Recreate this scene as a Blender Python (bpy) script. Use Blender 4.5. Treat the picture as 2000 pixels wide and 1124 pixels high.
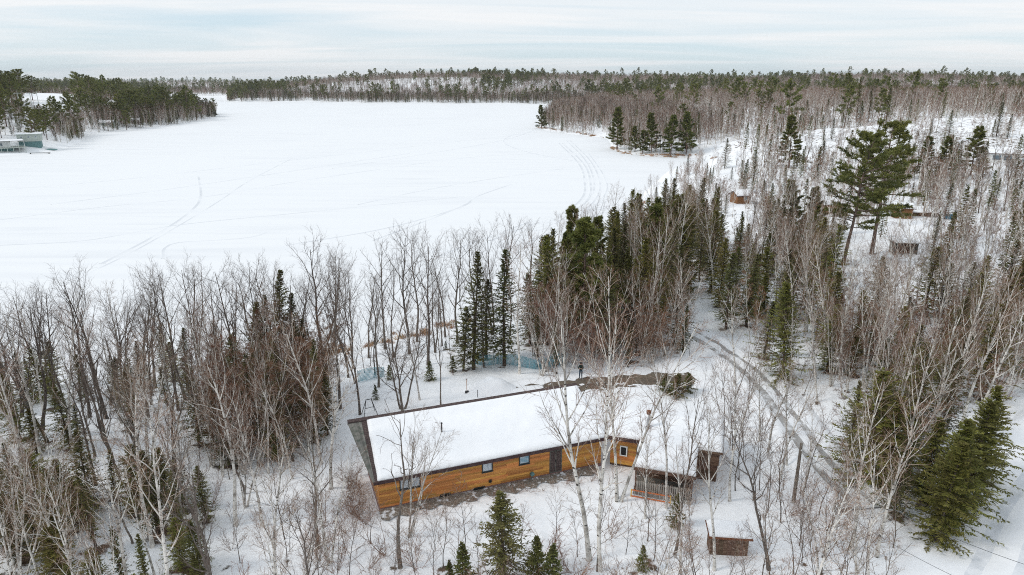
import bpy, bmesh, math, random
import numpy as np
from mathutils import Vector, Matrix

for o in list(bpy.data.objects): bpy.data.objects.remove(o)
SC = bpy.context.scene
COL = SC.collection
R = math.radians

# ------------------------------------------------------------------ camera, sky, sun, exposure
CAM_H, PITCH, FPX = 34.0, R(16.88), 1333.33
cd = bpy.data.cameras.new('camera'); cam = bpy.data.objects.new('camera', cd); COL.objects.link(cam)
cam.location = (0, 0, CAM_H); cam.rotation_euler = (R(90) - PITCH, 0, 0)
cd.sensor_width = 36; cd.lens = 24.0; cd.clip_start = 0.5; cd.clip_end = 30000
SC.camera = cam
SUN_EL, SUN_AZ = R(42), R(-105)          # azimuth measured from +Y towards +X
w = bpy.data.worlds.new('World'); SC.world = w; w.use_nodes = True
nt = w.node_tree; nt.nodes.clear()
def N(nt, t, **k):
    n = nt.nodes.new(t)
    for a, b in k.items(): setattr(n, a, b)
    return n
def build_world():
    L = nt.links.new
    out = N(nt, 'ShaderNodeOutputWorld'); mix = N(nt, 'ShaderNodeMixShader')
    b1 = N(nt, 'ShaderNodeBackground'); b2 = N(nt, 'ShaderNodeBackground')
    sky = N(nt, 'ShaderNodeTexSky', sky_type='NISHITA', sun_disc=False, sun_elevation=SUN_EL, sun_rotation=SUN_AZ)
    sky.air_density = 1.0; sky.dust_density = 0.4; sky.ozone_density = 1.5
    L(sky.outputs[0], b1.inputs[0]); b1.inputs[1].default_value = 0.13
    tc = N(nt, 'ShaderNodeTexCoord'); sp = N(nt, 'ShaderNodeSeparateXYZ'); L(tc.outputs['Generated'], sp.inputs[0])
    za = N(nt, 'ShaderNodeMath', operation='ABSOLUTE'); L(sp.outputs[2], za.inputs[0])
    zz = N(nt, 'ShaderNodeMath', operation='ADD'); L(za.outputs[0], zz.inputs[0]); zz.inputs[1].default_value = 0.07
    dx = N(nt, 'ShaderNodeMath', operation='DIVIDE'); L(sp.outputs[0], dx.inputs[0]); L(zz.outputs[0], dx.inputs[1])
    dy = N(nt, 'ShaderNodeMath', operation='DIVIDE'); L(sp.outputs[1], dy.inputs[0]); L(zz.outputs[0], dy.inputs[1])
    cb = N(nt, 'ShaderNodeCombineXYZ'); L(dx.outputs[0], cb.inputs[0]); L(dy.outputs[0], cb.inputs[1])
    mp = N(nt, 'ShaderNodeMapping'); L(cb.outputs[0], mp.inputs[0])
    mp.inputs['Rotation'].default_value = (0, 0, R(24)); mp.inputs['Scale'].default_value = (0.20, 0.52, 1); mp.inputs['Location'].default_value = (3.3, 1.7, 0)
    n1 = N(nt, 'ShaderNodeTexNoise'); n1.inputs['Scale'].default_value = 1.0; n1.inputs['Detail'].default_value = 7; n1.inputs['Roughness'].default_value = 0.55
    n1.inputs['Distortion'].default_value = 0.7
    L(mp.outputs[0], n1.inputs['Vector'])
    rp = N(nt, 'ShaderNodeMapRange'); L(n1.outputs[0], rp.inputs[0])
    rp.inputs[1].default_value = 0.36; rp.inputs[2].default_value = 0.60; rp.inputs[3].default_value = 0.0; rp.inputs[4].default_value = 1.0
    cr = N(nt, 'ShaderNodeMix', data_type='RGBA'); L(rp.outputs[0], cr.inputs['Factor'])
    cr.inputs['A'].default_value = (0.60, 0.725, 0.82, 1); cr.inputs['B'].default_value = (0.86, 0.875, 0.89, 1)
    L(cr.outputs['Result'], b2.inputs[0]); b2.inputs[1].default_value = 0.95
    mf = N(nt, 'ShaderNodeMapRange'); L(rp.outputs[0], mf.inputs[0]); mf.inputs[3].default_value = .80; mf.inputs[4].default_value = .97; L(mf.outputs[0], mix.inputs[0]); L(b1.outputs[0], mix.inputs[1]); L(b2.outputs[0], mix.inputs[2]); L(mix.outputs[0], out.inputs[0])
build_world()
sd = bpy.data.lights.new('sun', 'SUN'); sun = bpy.data.objects.new('sun', sd); COL.objects.link(sun)
sd.energy = 1.3; sd.angle = R(14); sd.color = (1.0, 0.95, 0.88)
sv = Vector((math.sin(SUN_AZ) * math.cos(SUN_EL), math.cos(SUN_AZ) * math.cos(SUN_EL), math.sin(SUN_EL)))
sun.rotation_euler = (-sv).to_track_quat('-Z', 'Y').to_euler(); sun.location = (0, 0, 200)
SC.view_settings.view_transform = 'Standard'; SC.view_settings.look = 'None'
SC.view_settings.exposure = 0.22; SC.view_settings.gamma = 1.0; SC.view_settings.use_curve_mapping = False
SC.render.engine = 'CYCLES'
cy = SC.cycles
cy.max_bounces = 4; cy.diffuse_bounces = 3; cy.glossy_bounces = 2; cy.transmission_bounces = 3; cy.transparent_max_bounces = 6
cy.use_denoising = False; cy.caustics_reflective = False; cy.caustics_refractive = False
cy.use_adaptive_sampling = False; cy.pixel_filter_type = 'BLACKMAN_HARRIS'; cy.filter_width = 1.05

# ------------------------------------------------------------------ helpers: noise, terrain
rng = np.random.default_rng(7); random.seed(7)
_P = rng.random((256, 256))
def vnoise(x, y):
    x = np.asarray(x, float); y = np.asarray(y, float)
    xi = np.floor(x).astype(int); yi = np.floor(y).astype(int); fx = x - xi; fy = y - yi
    fx = fx * fx * (3 - 2 * fx); fy = fy * fy * (3 - 2 * fy)
    g = lambda a, b: _P[a & 255, b & 255]
    return (g(xi, yi) * (1 - fx) + g(xi + 1, yi) * fx) * (1 - fy) + (g(xi, yi + 1) * (1 - fx) + g(xi + 1, yi + 1) * fx) * fy
def fbm(x, y, o=4):
    s = 0; a = 0.5
    for k in range(o): s = s + a * vnoise(x * 2 ** k + 17.3 * k, y * 2 ** k + 5.1 * k); a *= 0.5
    return s
def ss(a, b, x):
    t = np.clip((np.asarray(x, float) - a) / (b - a), 0, 1); return t * t * (3 - 2 * t)
LAKE = np.array([(-700, 30), (-300, 55), (-120, 68), (-61, 74.5), (-44, 77.5), (-33, 80), (-24, 82), (-19, 85.5), (-12, 90), (-7.5, 94.5), (-1, 99), (4, 105), (10, 116),
    (16, 129), (24, 146), (30, 163), (34, 178), (36, 193), (43, 220), (53, 247), (61, 268), (72, 288), (92, 311), (80, 320), (70, 321), (61, 328), (55, 337), (52, 352), (53, 372), (56, 395), (57.5, 425), (50, 442),
    (36, 464), (24, 495), (19.5, 530), (24, 590), (34, 700), (50, 880), (80, 940), (143, 985), (150, 1030), (70, 1052), (0, 1075), (-70, 1085), (-135, 1100), (-200, 1105), (-300, 1150), (-427, 1180),
    (-445, 1160), (-480, 1185), (-560, 1420), (-640, 1560), (-720, 1500), (-560, 1100), (-420, 860), (-330, 765), (-312, 745), (-290, 690), (-281, 640), (-272, 590), (-270, 555), (-276, 520), (-270, 497),
    (-285, 470), (-279, 450), (-268, 438), (-250, 405), (-238, 375), (-228, 352), (-232, 338), (-242, 322), (-330, 290), (-520, 240), (-900, 220)], float)
def inside(px, py, poly):
    r = np.zeros(np.shape(px), bool); n = len(poly)
    for i in range(n):
        x0, y0 = poly[i]; x1, y1 = poly[(i + 1) % n]
        c = ((y0 > py) != (y1 > py))
        with np.errstate(divide='ignore', invalid='ignore'):
            r ^= c & (px < (x1 - x0) * (py - y0) / ((y1 - y0) if y1 != y0 else 1e-9) + x0)
    return r
def shore(x, y):                      # + on land, - on the lake
    x = np.asarray(x, float); y = np.asarray(y, float); d = np.full(x.shape, 1e9)
    for i in range(len(LAKE)):
        a = LAKE[i]; b = LAKE[(i + 1) % len(LAKE)]; e = b - a
        t = np.clip(((x - a[0]) * e[0] + (y - a[1]) * e[1]) / (e @ e), 0, 1)
        d = np.minimum(d, np.hypot(x - a[0] - t * e[0], y - a[1] - t * e[1]))
    d = d + (fbm(x * .11, y * .11, 2) - .37) * np.clip(d * .3, 0.6, 5)
    return np.where(inside(x, y, LAKE), -d, d)
def height(x, y):
    x = np.asarray(x, float); y = np.asarray(y, float); d = shore(x, y)
    near = ss(330, 140, y)
    bank = 0.35 * ss(0, 1.5, d) + 3.65 * ss(1, 24, d)
    z = bank
    # rocky hill and birch plateau on the right-hand side of the bay
    rg = ss(-20, 90, x - (y - 250) * .02) * ss(110, 310, y) * (1 - .0 * x)
    z = z + rg * ss(6, 190, d) * 11.5 * (1 - .35 * ss(420, 700, y))
    z = z + 7.0 * np.exp(-(((x - 128) / 62) ** 2 + ((y - 288) / 42) ** 2)) * ss(5, 40, d)
    z = z + 5.0 * np.exp(-(((x - 210) / 90) ** 2 + ((y - 310) / 60) ** 2))
    # far shore hills
    fr = ss(900, 1500, y) * ss(0, 500, d) * (.5 + .5 * ss(-900, -150, x))
    z = z + fr * 5.5 * (np.sin(x * .0062 + 2.2) + .6 * np.sin(x * .0135 + y * .002)) * ss(-700, -300, x)
    z = z + fr * (7 + 21 * fbm(x * .0021 + 3.1, y * .0017, 3))
    z = z + 20 * np.exp(-(((x + 350) / 190) ** 2 + ((y - 1500) / 170) ** 2)) + 12 * np.exp(-(((x - 420) / 520) ** 2 + ((y - 1650) / 200) ** 2))
    z = z + 13 * ss(2600, 4600, y) * (.5 + fbm(x * .0006, y * .0006, 2))
    # left shore hill
    lf = ss(-225, -380, x) * ss(260, 360, y) * ss(1150, 900, y)
    z = z + lf * ss(4, 120, d) * (12 + 7 * fbm(x * .01, y * .01, 2)) + 6 * np.exp(-(((x + 370) / 55) ** 2 + ((y - 455) / 60) ** 2))
    z = z + 15 * np.exp(-(((x + 345) / 60) ** 2 + ((y - 395) / 50) ** 2)) * ss(2, 30, d)
    rough = (fbm(x * .055, y * .055, 3) - .44) * 1.7 * ss(4, 30, d)
    flat = np.exp(-(((x - 3) / 20) ** 4 + ((y - 52) / 17) ** 4))
    rock = rg * (fbm(x * .12, y * .12, 3) - .44) * 4.0 * ss(10, 60, d)
    z = z + (rough + rock) * (1 - flat)
    z = z + (fbm(x * .6, y * .6, 2) - .37) * .18 * ss(1, 6, d)
    z = z + 1.6 * ss(40, 16, y) * ss(-10, -40, x)
    return np.where(d < 0, np.maximum(-1.2, d * .35), z)
def hz(x, y): return float(height(np.array([x]), np.array([y]))[0])
cP, sP = math.cos(PITCH), math.sin(PITCH)
def ray(u, v):
    a = (u - 1000) / FPX; b = (562 - v) / FPX
    return np.array([a, cP + b * sP, -sP + b * cP])
def at(u, v, z):
    d = ray(u, v); t = (z - CAM_H) / d[2]; return Vector((d[0] * t, d[1] * t, z))
def ground_at(u, v):                  # a ground point of the place that the photograph shows at u, v
    d = ray(u, v); t = np.concatenate([np.arange(15, 160, .5), np.arange(160, 900, 2.0), np.arange(900, 5000, 12.)])
    X, Y = d[0] * t, d[1] * t; Z = CAM_H + d[2] * t; g = np.maximum(height(X, Y), 0); k = np.argmax(Z <= g)
    return Vector((X[k], Y[k], g[k]))
def project(x, y, z):
    dz = z - CAM_H; f = y * cP - dz * sP; f = np.maximum(f, .1); q = y * sP + dz * cP
    return 1000 + FPX * x / f, 562 - FPX * q / f
def top_height(x, y, z, vtop):
    b = (562 - vtop) / FPX; # (y sP + dz cP) = b (y cP - dz sP)
    dz = y * (b * cP - sP) / (cP + b * sP); return CAM_H + dz - z

# ------------------------------------------------------------------ helpers: objects
def link(o, parent=None):
    COL.objects.link(o)
    if parent is not None: o.parent = parent
    return o
def tag(o, label=None, cat=None, group=None, kind=None):
    if label: o['label'] = label
    if cat: o['category'] = cat
    if group: o['group'] = group
    if kind: o['kind'] = kind
    return o
def empty(name, loc=(0, 0, 0), rz=0):
    o = bpy.data.objects.new(name, None); o.empty_display_size = .3; o.location = loc; o.rotation_euler = (0, 0, rz); return link(o)
def mesh_np(name, V, F, mats, mi=None, attrs=None, smooth=False):
    V = np.asarray(V, np.float32); F = [np.asarray(f, np.int32) for f in (F if isinstance(F, list) else [F])]
    F = [f for f in F if len(f)]
    me = bpy.data.meshes.new(name); me.vertices.add(len(V)); me.vertices.foreach_set('co', V.ravel())
    loops = np.concatenate([f.ravel() for f in F]); tot = np.concatenate([np.full(len(f), f.shape[1]) for f in F])
    st = np.concatenate([[0], np.cumsum(tot)[:-1]])
    me.loops.add(len(loops)); me.loops.foreach_set('vertex_index', loops.astype(np.int32))
    me.polygons.add(len(tot)); me.polygons.foreach_set('loop_start', st.astype(np.int32)); me.polygons.foreach_set('loop_total', tot.astype(np.int32))
    if mi is not None: me.polygons.foreach_set('material_index', np.asarray(mi, np.int32))
    me.polygons.foreach_set('use_smooth', np.full(len(tot), smooth))
    for m in mats: me.materials.append(m)
    for k, a in (attrs or {}).items():
        at_ = me.attributes.new(k, 'FLOAT', 'POINT'); at_.data.foreach_set('value', np.asarray(a, np.float32))
    me.update(calc_edges=True); me.validate(); return me
class MB:
    """collects boxes, tubes and prisms that make ONE part"""
    def __init__(s): s.v = []; s.f = []; s.m = []; s.cur = 0
    def quad(s, *p):
        n = len(s.v); s.v += [tuple(q) for q in p]; s.f.append(tuple(range(n, n + len(p)))); s.m.append(s.cur)
    def hexa(s, b, t):                 # bottom four, top four corners (ccw from above)
        n = len(s.v); s.v += [tuple(q) for q in b] + [tuple(q) for q in t]
        for f in ((3, 2, 1, 0), (4, 5, 6, 7), (0, 1, 5, 4), (1, 2, 6, 5), (2, 3, 7, 6), (3, 0, 4, 7)): s.f.append(tuple(n + i for i in f)); s.m.append(s.cur)
    def box(s, x0, x1, y0, y1, z0, z1):
        s.hexa([(x0, y0, z0), (x1, y0, z0), (x1, y1, z0), (x0, y1, z0)], [(x0, y0, z1), (x1, y0, z1), (x1, y1, z1), (x0, y1, z1)])
    def prism(s, pts, y0, y1):         # outline in x,z extruded along y
        n = len(s.v); k = len(pts); s.v += [(x, y0, z) for x, z in pts] + [(x, y1, z) for x, z in pts]
        s.f.append(tuple(n + i for i in range(k))); s.m.append(s.cur); s.f.append(tuple(n + k + i for i in reversed(range(k)))); s.m.append(s.cur)
        for i in range(k): j = (i + 1) % k; s.f.append((n + j, n + i, n + k + i, n + k + j)); s.m.append(s.cur)
    def tube(s, pts, rad, sides=6, cap=True):
        pts = [Vector(p) for p in pts]; rad = rad if hasattr(rad, '__len__') else [rad] * len(pts); n = len(s.v)
        for i, p in enumerate(pts):
            t = (pts[min(i + 1, len(pts) - 1)] - pts[max(i - 1, 0)]).normalized()
            a = t.cross(Vector((0, 0, 1)) if abs(t.z) < .9 else Vector((1, 0, 0))).normalized(); b = t.cross(a)
            for k in range(sides):
                c = 2 * math.pi * k / sides; s.v.append(tuple(p + (a * math.cos(c) + b * math.sin(c)) * rad[i]))
        for i in range(len(pts) - 1):
            for k in range(sides):
                j = (k + 1) % sides; s.f.append((n + i * sides + k, n + i * sides + j, n + (i + 1) * sides + j, n + (i + 1) * sides + k)); s.m.append(s.cur)
        if cap:
            s.f.append(tuple(n + k for k in reversed(range(sides)))); s.m.append(s.cur)
            e = n + (len(pts) - 1) * sides; s.f.append(tuple(e + k for k in range(sides))); s.m.append(s.cur)
    def mesh(s, name, mats, smooth=False):
        me = bpy.data.meshes.new(name); me.from_pydata(s.v, [], s.f)
        for m in (mats if isinstance(mats, (list, tuple)) else [mats]): me.materials.append(m)
        me.polygons.foreach_set('material_index', s.m); me.polygons.foreach_set('use_smooth', [smooth] * len(s.f)); me.update()
        bm = bmesh.new(); bm.from_mesh(me); bmesh.ops.recalc_face_normals(bm, faces=bm.faces); bm.to_mesh(me); bm.free(); return me
    def build(s, name, mats, parent=None, smooth=False, bevel=0):
        o = link(bpy.data.objects.new(name, s.mesh(name, mats, smooth)), parent)
        if bevel: b = o.modifiers.new('bevel', 'BEVEL'); b.width = bevel; b.segments = 2; b.limit_method = 'ANGLE'
        return o

# ------------------------------------------------------------------ materials
MATS = {}
def mat(name, col, rough=.85, spec=.2, var=0.0, noise=None, objvar=0.0, bump=None, attr=None, trans=0.0, metallic=0.0):
    """noise: (scale, colour2, lo, hi, stretch) mixes a second colour; objvar: brightness per object; attr: (name, colour) mixes by attribute"""
    m = bpy.data.materials.new(name); m.use_nodes = True; t = m.node_tree; L = t.links.new; b = t.nodes['Principled BSDF']
    b.inputs['Roughness'].default_value = rough; b.inputs['Specular IOR Level'].default_value = spec; b.inputs['Metallic'].default_value = metallic
    src = N(t, 'ShaderNodeRGB'); src.outputs[0].default_value = (*col, 1); c = src.outputs[0]
    tc = N(t, 'ShaderNodeTexCoord')
    def mixc(fac, a, bcol):
        x = N(t, 'ShaderNodeMix', data_type='RGBA'); L(fac, x.inputs['Factor']); L(a, x.inputs['A'])
        if isinstance(bcol, tuple): x.inputs['B'].default_value = (*bcol, 1)
        else: L(bcol, x.inputs['B'])
        return x.outputs['Result']
    if attr:
        a = N(t, 'ShaderNodeAttribute', attribute_name=attr[0]); c = mixc(a.outputs['Fac'], c, attr[1])
    for nz in ([noise] if noise and not isinstance(noise, list) else (noise or [])):
        sc, c2, lo, hi = nz[:4]; mp = N(t, 'ShaderNodeMapping'); L(tc.outputs['Object'], mp.inputs[0])
        if len(nz) > 4: mp.inputs['Scale'].default_value = nz[4]
        n = N(t, 'ShaderNodeTexNoise'); n.inputs['Scale'].default_value = sc; n.inputs['Detail'].default_value = 5; L(mp.outputs[0], n.inputs['Vector'])
        r = N(t, 'ShaderNodeMapRange'); L(n.outputs[0], r.inputs[0]); r.inputs[1].default_value = lo; r.inputs[2].default_value = hi
        c = mixc(r.outputs[0], c, c2)
    if objvar:
        oi = N(t, 'ShaderNodeObjectInfo'); r = N(t, 'ShaderNodeMapRange'); L(oi.outputs['Random'], r.inputs[0]); r.inputs[3].default_value = 1 - objvar; r.inputs[4].default_value = 1 + objvar
        hs = N(t, 'ShaderNodeHueSaturation'); L(c, hs.inputs['Color']); L(r.outputs[0], hs.inputs['Value'])
        r2 = N(t, 'ShaderNodeMapRange'); fm = N(t, 'ShaderNodeMath', operation='MULTIPLY'); L(oi.outputs['Random'], fm.inputs[0]); fm.inputs[1].default_value = 7.31
        fr = N(t, 'ShaderNodeMath', operation='FRACT'); L(fm.outputs[0], fr.inputs[0]); L(fr.outputs[0], r2.inputs[0]); r2.inputs[3].default_value = .5 - .06 * objvar; r2.inputs[4].default_value = .5 + .04 * objvar
        L(r2.outputs[0], hs.inputs['Hue']); c = hs.outputs[0]
    L(c, b.inputs['Base Color'])
    if bump:
        n = N(t, 'ShaderNodeTexNoise'); n.inputs['Scale'].default_value = bump[0]; n.inputs['Detail'].default_value = 6; L(tc.outputs['Object'], n.inputs['Vector'])
        bp = N(t, 'ShaderNodeBump'); bp.inputs['Strength'].default_value = bump[1]; bp.inputs['Distance'].default_value = bump[2]; L(n.outputs[0], bp.inputs['Height']); L(bp.outputs[0], b.inputs['Normal'])
    if trans:
        tr = N(t, 'ShaderNodeBsdfTranslucent'); L(c, tr.inputs[0]); mx = N(t, 'ShaderNodeMixShader'); mx.inputs[0].default_value = trans
        L(b.outputs[0], mx.inputs[1]); L(tr.outputs[0], mx.inputs[2]); L(mx.outputs[0], t.nodes['Material Output'].inputs[0])
    MATS[name] = m; return m
SNOW = (.90, .905, .92)
m_snow = mat('snow', SNOW, .7, .25, noise=(.35, (.86, .875, .90), .45, .75), bump=(1.3, .25, .25))
m_track = mat('packed_snow', (.70, .725, .765), .6, .3, noise=(.9, (.83, .845, .875), .4, .62), bump=(2.5, .5, .1))
m_birch = mat('birch_bark', (.70, .67, .62), .8, .2, noise=[(1.3, (.30, .275, .245), .45, .62), (3.0, (.045, .04, .037), .58, .63, (1, 1, 2.6))], objvar=.12)
m_btwig = mat('birch_twig', (.55, .48, .40), .85, .15, attr=('tw', (.185, .105, .070)), objvar=.22)
m_rtwig = mat('red_twig', (.36, .28, .23), .85, .15, attr=('tw', (.195, .100, .060)), objvar=.2)
m_grey = mat('grey_bark', (.15, .125, .105), .9, .15, noise=[(2.5, (.25, .235, .21), .50, .70), (9, (.05, .042, .038), .5, .7, (1, 1, .3))], objvar=.25)
m_gtwig = mat('grey_twig', (.17, .14, .12), .9, .1, attr=('tw', (.105, .072, .055)), objvar=.2)
m_cbark = mat('conifer_bark', (.10, .075, .06), .9, .1, noise=(3, (.2, .17, .15), .5, .7), objvar=.2)
m_pbark = mat('pine_bark', (.17, .12, .10), .9, .1, noise=(5, (.07, .055, .05), .48, .62, (1, 1, .3)), objvar=.1)
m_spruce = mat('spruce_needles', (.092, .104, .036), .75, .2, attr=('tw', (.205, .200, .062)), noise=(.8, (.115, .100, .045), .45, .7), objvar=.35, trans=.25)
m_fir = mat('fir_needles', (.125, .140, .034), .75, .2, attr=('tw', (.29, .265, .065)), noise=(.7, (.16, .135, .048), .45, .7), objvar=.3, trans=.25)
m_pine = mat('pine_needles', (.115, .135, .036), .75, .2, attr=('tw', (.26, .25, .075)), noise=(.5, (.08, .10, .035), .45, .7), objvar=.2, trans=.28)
m_reed = mat('dry_reed', (.46, .30, .16), .9, .1, noise=(.4, (.30, .15, .09), .42, .62), objvar=.2)
m_dead = mat('rust_needles', (.22, .10, .045), .9, .1, noise=(2, (.12, .06, .035), .45, .65))

# ground: snow with leaf litter, moss and rock showing through where the attribute says the cover is thin
def ground_material():
    m = bpy.data.materials.new('snowy_ground'); m.use_nodes = True; t = m.node_tree; L = t.links.new; b = t.nodes['Principled BSDF']
    b.inputs['Roughness'].default_value = .8; b.inputs['Specular IOR Level'].default_value = .2
    geo = N(t, 'ShaderNodeNewGeometry'); P = geo.outputs['Position']
    def nz(s, d=6, rough=.6):
        n = N(t, 'ShaderNodeTexNoise'); n.inputs['Scale'].default_value = s; n.inputs['Detail'].default_value = d; n.inputs['Roughness'].default_value = rough; L(P, n.inputs['Vector']); return n.outputs[0]
    def mr(x, a, c, lo=0., hi=1.):
        r = N(t, 'ShaderNodeMapRange'); L(x, r.inputs[0]); r.inputs[1].default_value = a; r.inputs[2].default_value = c; r.inputs[3].default_value = lo; r.inputs[4].default_value = hi; return r.outputs[0]
    def mix(f, a, c):
        x = N(t, 'ShaderNodeMix', data_type='RGBA')
        L(f, x.inputs['Factor'])
        for s, k in ((a, 'A'), (c, 'B')):
            if isinstance(s, tuple): x.inputs[k].default_value = (*s, 1)
            else: L(s, x.inputs[k])
        return x.outputs['Result']
    snow = mix(mr(nz(.3), .4, .7), (.93, .935, .945), (.88, .89, .91))
    lit = mix(mr(nz(1.1), .42, .6), (.16, .105, .075), (.085, .07, .05)); lit = mix(mr(nz(.5), .52, .66), lit, (.23, .21, .19))
    a = N(t, 'ShaderNodeAttribute', attribute_name='litter')
    th = N(t, 'ShaderNodeMath', operation='ADD'); L(nz(.75, 8, .68), th.inputs[0]); L(a.outputs['Fac'], th.inputs[1])
    f = mr(th.outputs[0], .86, .93)
    L(mix(f, snow, lit), b.inputs['Base Color'])
    n = N(t, 'ShaderNodeTexNoise'); n.inputs['Scale'].default_value = 1.1; n.inputs['Detail'].default_value = 7; L(P, n.inputs['Vector'])
    bp = N(t, 'ShaderNodeBump'); bp.inputs['Strength'].default_value = .45; bp.inputs['Distance'].default_value = .3; L(n.outputs[0], bp.inputs['Height']); L(bp.outputs[0], b.inputs['Normal'])
    return m
m_ground = ground_material()
def lake_material():
    m = bpy.data.materials.new('lake_snow'); m.use_nodes = True; t = m.node_tree; L = t.links.new; b = t.nodes['Principled BSDF']
    b.inputs['Roughness'].default_value = .7; b.inputs['Specular IOR Level'].default_value = .25
    geo = N(t, 'ShaderNodeNewGeometry')
    def nz(scale, rot, s, lo, hi, dist=0.6):
        mp = N(t, 'ShaderNodeMapping'); L(geo.outputs['Position'], mp.inputs[0]); mp.inputs['Scale'].default_value = scale; mp.inputs['Rotation'].default_value = (0, 0, rot)
        n = N(t, 'ShaderNodeTexNoise'); n.inputs['Scale'].default_value = s; n.inputs['Detail'].default_value = 6; n.inputs['Distortion'].default_value = dist; L(mp.outputs[0], n.inputs['Vector'])
        r = N(t, 'ShaderNodeMapRange'); L(n.outputs[0], r.inputs[0]); r.inputs[1].default_value = lo; r.inputs[2].default_value = hi; return r.outputs[0], n.outputs[0]
    f1, h1 = nz((.10, .9, 1), R(-9), .22, .46, .68); f2, _ = nz((1, 1, 1), 0, .012, .4, .65)
    x = N(t, 'ShaderNodeMix', data_type='RGBA'); L(f1, x.inputs['Factor']); x.inputs['A'].default_value = (.845, .852, .862, 1); x.inputs['B'].default_value = (.785, .797, .815, 1)
    y = N(t, 'ShaderNodeMix', data_type='RGBA'); L(f2, y.inputs['Factor']); L(x.outputs['Result'], y.inputs['A']); y.inputs['B'].default_value = (.845, .854, .866, 1)
    L(y.outputs['Result'], b.inputs['Base Color'])
    bp = N(t, 'ShaderNodeBump'); bp.inputs['Strength'].default_value = .3; bp.inputs['Distance'].default_value = .25; L(h1, bp.inputs['Height']); L(bp.outputs[0], b.inputs['Normal'])
    return m
m_lake = lake_material()

# ------------------------------------------------------------------ ground and lake
def axis(a0, a1, step, lo, hi, g):
    c = list(np.arange(a0, a1 + step, step)); s = step; x = c[-1]
    while x < hi: s *= g; x += s; c.append(x)
    s = step; x = c[0]
    while x > lo: s *= g; x -= s; c.insert(0, x)
    return np.array(c)
def build_ground():
    xs = axis(-66, 66, .8, -5200, 5200, 1.035); ys = axis(16, 110, .8, -700, 9000, 1.028)
    X, Y = np.meshgrid(xs, ys); Z = height(X, Y); nx, ny = len(xs), len(ys)
    i = np.arange(nx * ny).reshape(ny, nx); F = np.stack([i[:-1, :-1], i[:-1, 1:], i[1:, 1:], i[1:, :-1]], -1).reshape(-1, 4)
    d = shore(X, Y)
    lit = .05 + .17 * fbm(X * .03, Y * .03, 3)
    lit += .10 * ss(320, 420, Y) + .20 * ss(50, 8, np.abs(Y - 300 + X * .1) * .2) * ss(60, 120, X) * ss(190, 240, Y)           # rocky hill
    lit += .10 * ss(3.5, .5, d) * (d > 0)                                                               # frozen bank
    lit -= .22 * np.exp(-(((X - 2) / 22) ** 4 + ((Y - 54) / 15) ** 4))                                  # open yard
    lit += .04 * ss(950, 1150, Y)
    me = mesh_np('ground', np.stack([X, Y, Z], -1).reshape(-1, 3), F, [m_ground], attrs={'litter': lit.ravel()}, smooth=True)
    tag(link(bpy.data.objects.new('ground', me)), 'snow covered ground of the wooded shore', 'ground', kind='structure')
    V = [(x, y, 0) for x, y in ((-1600, -100), (1200, -100), (1200, 2200), (-1600, 2200))]
    me = mesh_np('lake', V, np.array([[0, 1, 2, 3]]), [m_lake])
    tag(link(bpy.data.objects.new('lake', me)), 'frozen lake under a sheet of white snow', 'lake', kind='structure')
build_ground()

def smooth_path(pts, step):
    p = np.array(pts, float); out = []
    q = np.vstack([2 * p[0] - p[1], p, 2 * p[-1] - p[-2]])
    for i in range(1, len(q) - 2):
        n = max(2, int(np.hypot(*(q[i + 1] - q[i])[:2]) / step))
        for k in range(n):
            t = k / n; out.append(.5 * (2 * q[i] + (q[i + 1] - q[i - 1]) * t + (2 * q[i - 1] - 5 * q[i] + 4 * q[i + 1] - q[i + 2]) * t * t + (3 * q[i] - q[i - 1] - 3 * q[i + 1] + q[i + 2]) * t ** 3))
    out.append(p[-1]); return np.array(out)
def ribbon(name, pts, prof, mats, mis=None, step=.8, ground=True, jitter=0.0, parent=None, hj=0.0):
    """sheet along a path; prof is a list of (offset across, height above the ground)"""
    c = smooth_path([tuple(p)[:2] for p in pts], step); t = np.gradient(c, axis=0); t /= np.hypot(t[:, 0], t[:, 1])[:, None]; nrm = np.stack([-t[:, 1], t[:, 0]], 1)
    s = np.arange(len(c)); k = len(prof); V = []
    for j, (o, h) in enumerate(prof):
        jj = jitter * (fbm(s * .35 + j * 9.1, s * 0 + 3.3 * j, 3) - .44) if jitter else 0
        xy = c + nrm * (o + jj)[:, None] if jitter else c + nrm * o
        z = (np.maximum(height(xy[:, 0], xy[:, 1]), 0) if ground else 0) + h + (jitter * .12 * (fbm(s * .5 + j * 4, s * 0 + j, 2) - .37) if abs(h) > .05 else 0) + hj * (fbm(s * .3 + j * 2.7, s * 0 + j * 1.9, 3) - .44)
        V.append(np.column_stack([xy, np.broadcast_to(z, len(c))]))
    V = np.array(V); i = np.arange(k * len(c)).reshape(k, len(c)); F = np.stack([i[:-1, :-1], i[1:, :-1], i[1:, 1:], i[:-1, 1:]], -1)[:, :, ::-1]
    mi = np.repeat(np.array(mis if mis is not None else [0] * (k - 1))[:, None], len(c) - 1, 1).ravel()
    return link(bpy.data.objects.new(name, mesh_np(name, V.reshape(-1, 3), F.reshape(-1, 4), mats, mi, smooth=True)), parent)
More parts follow.
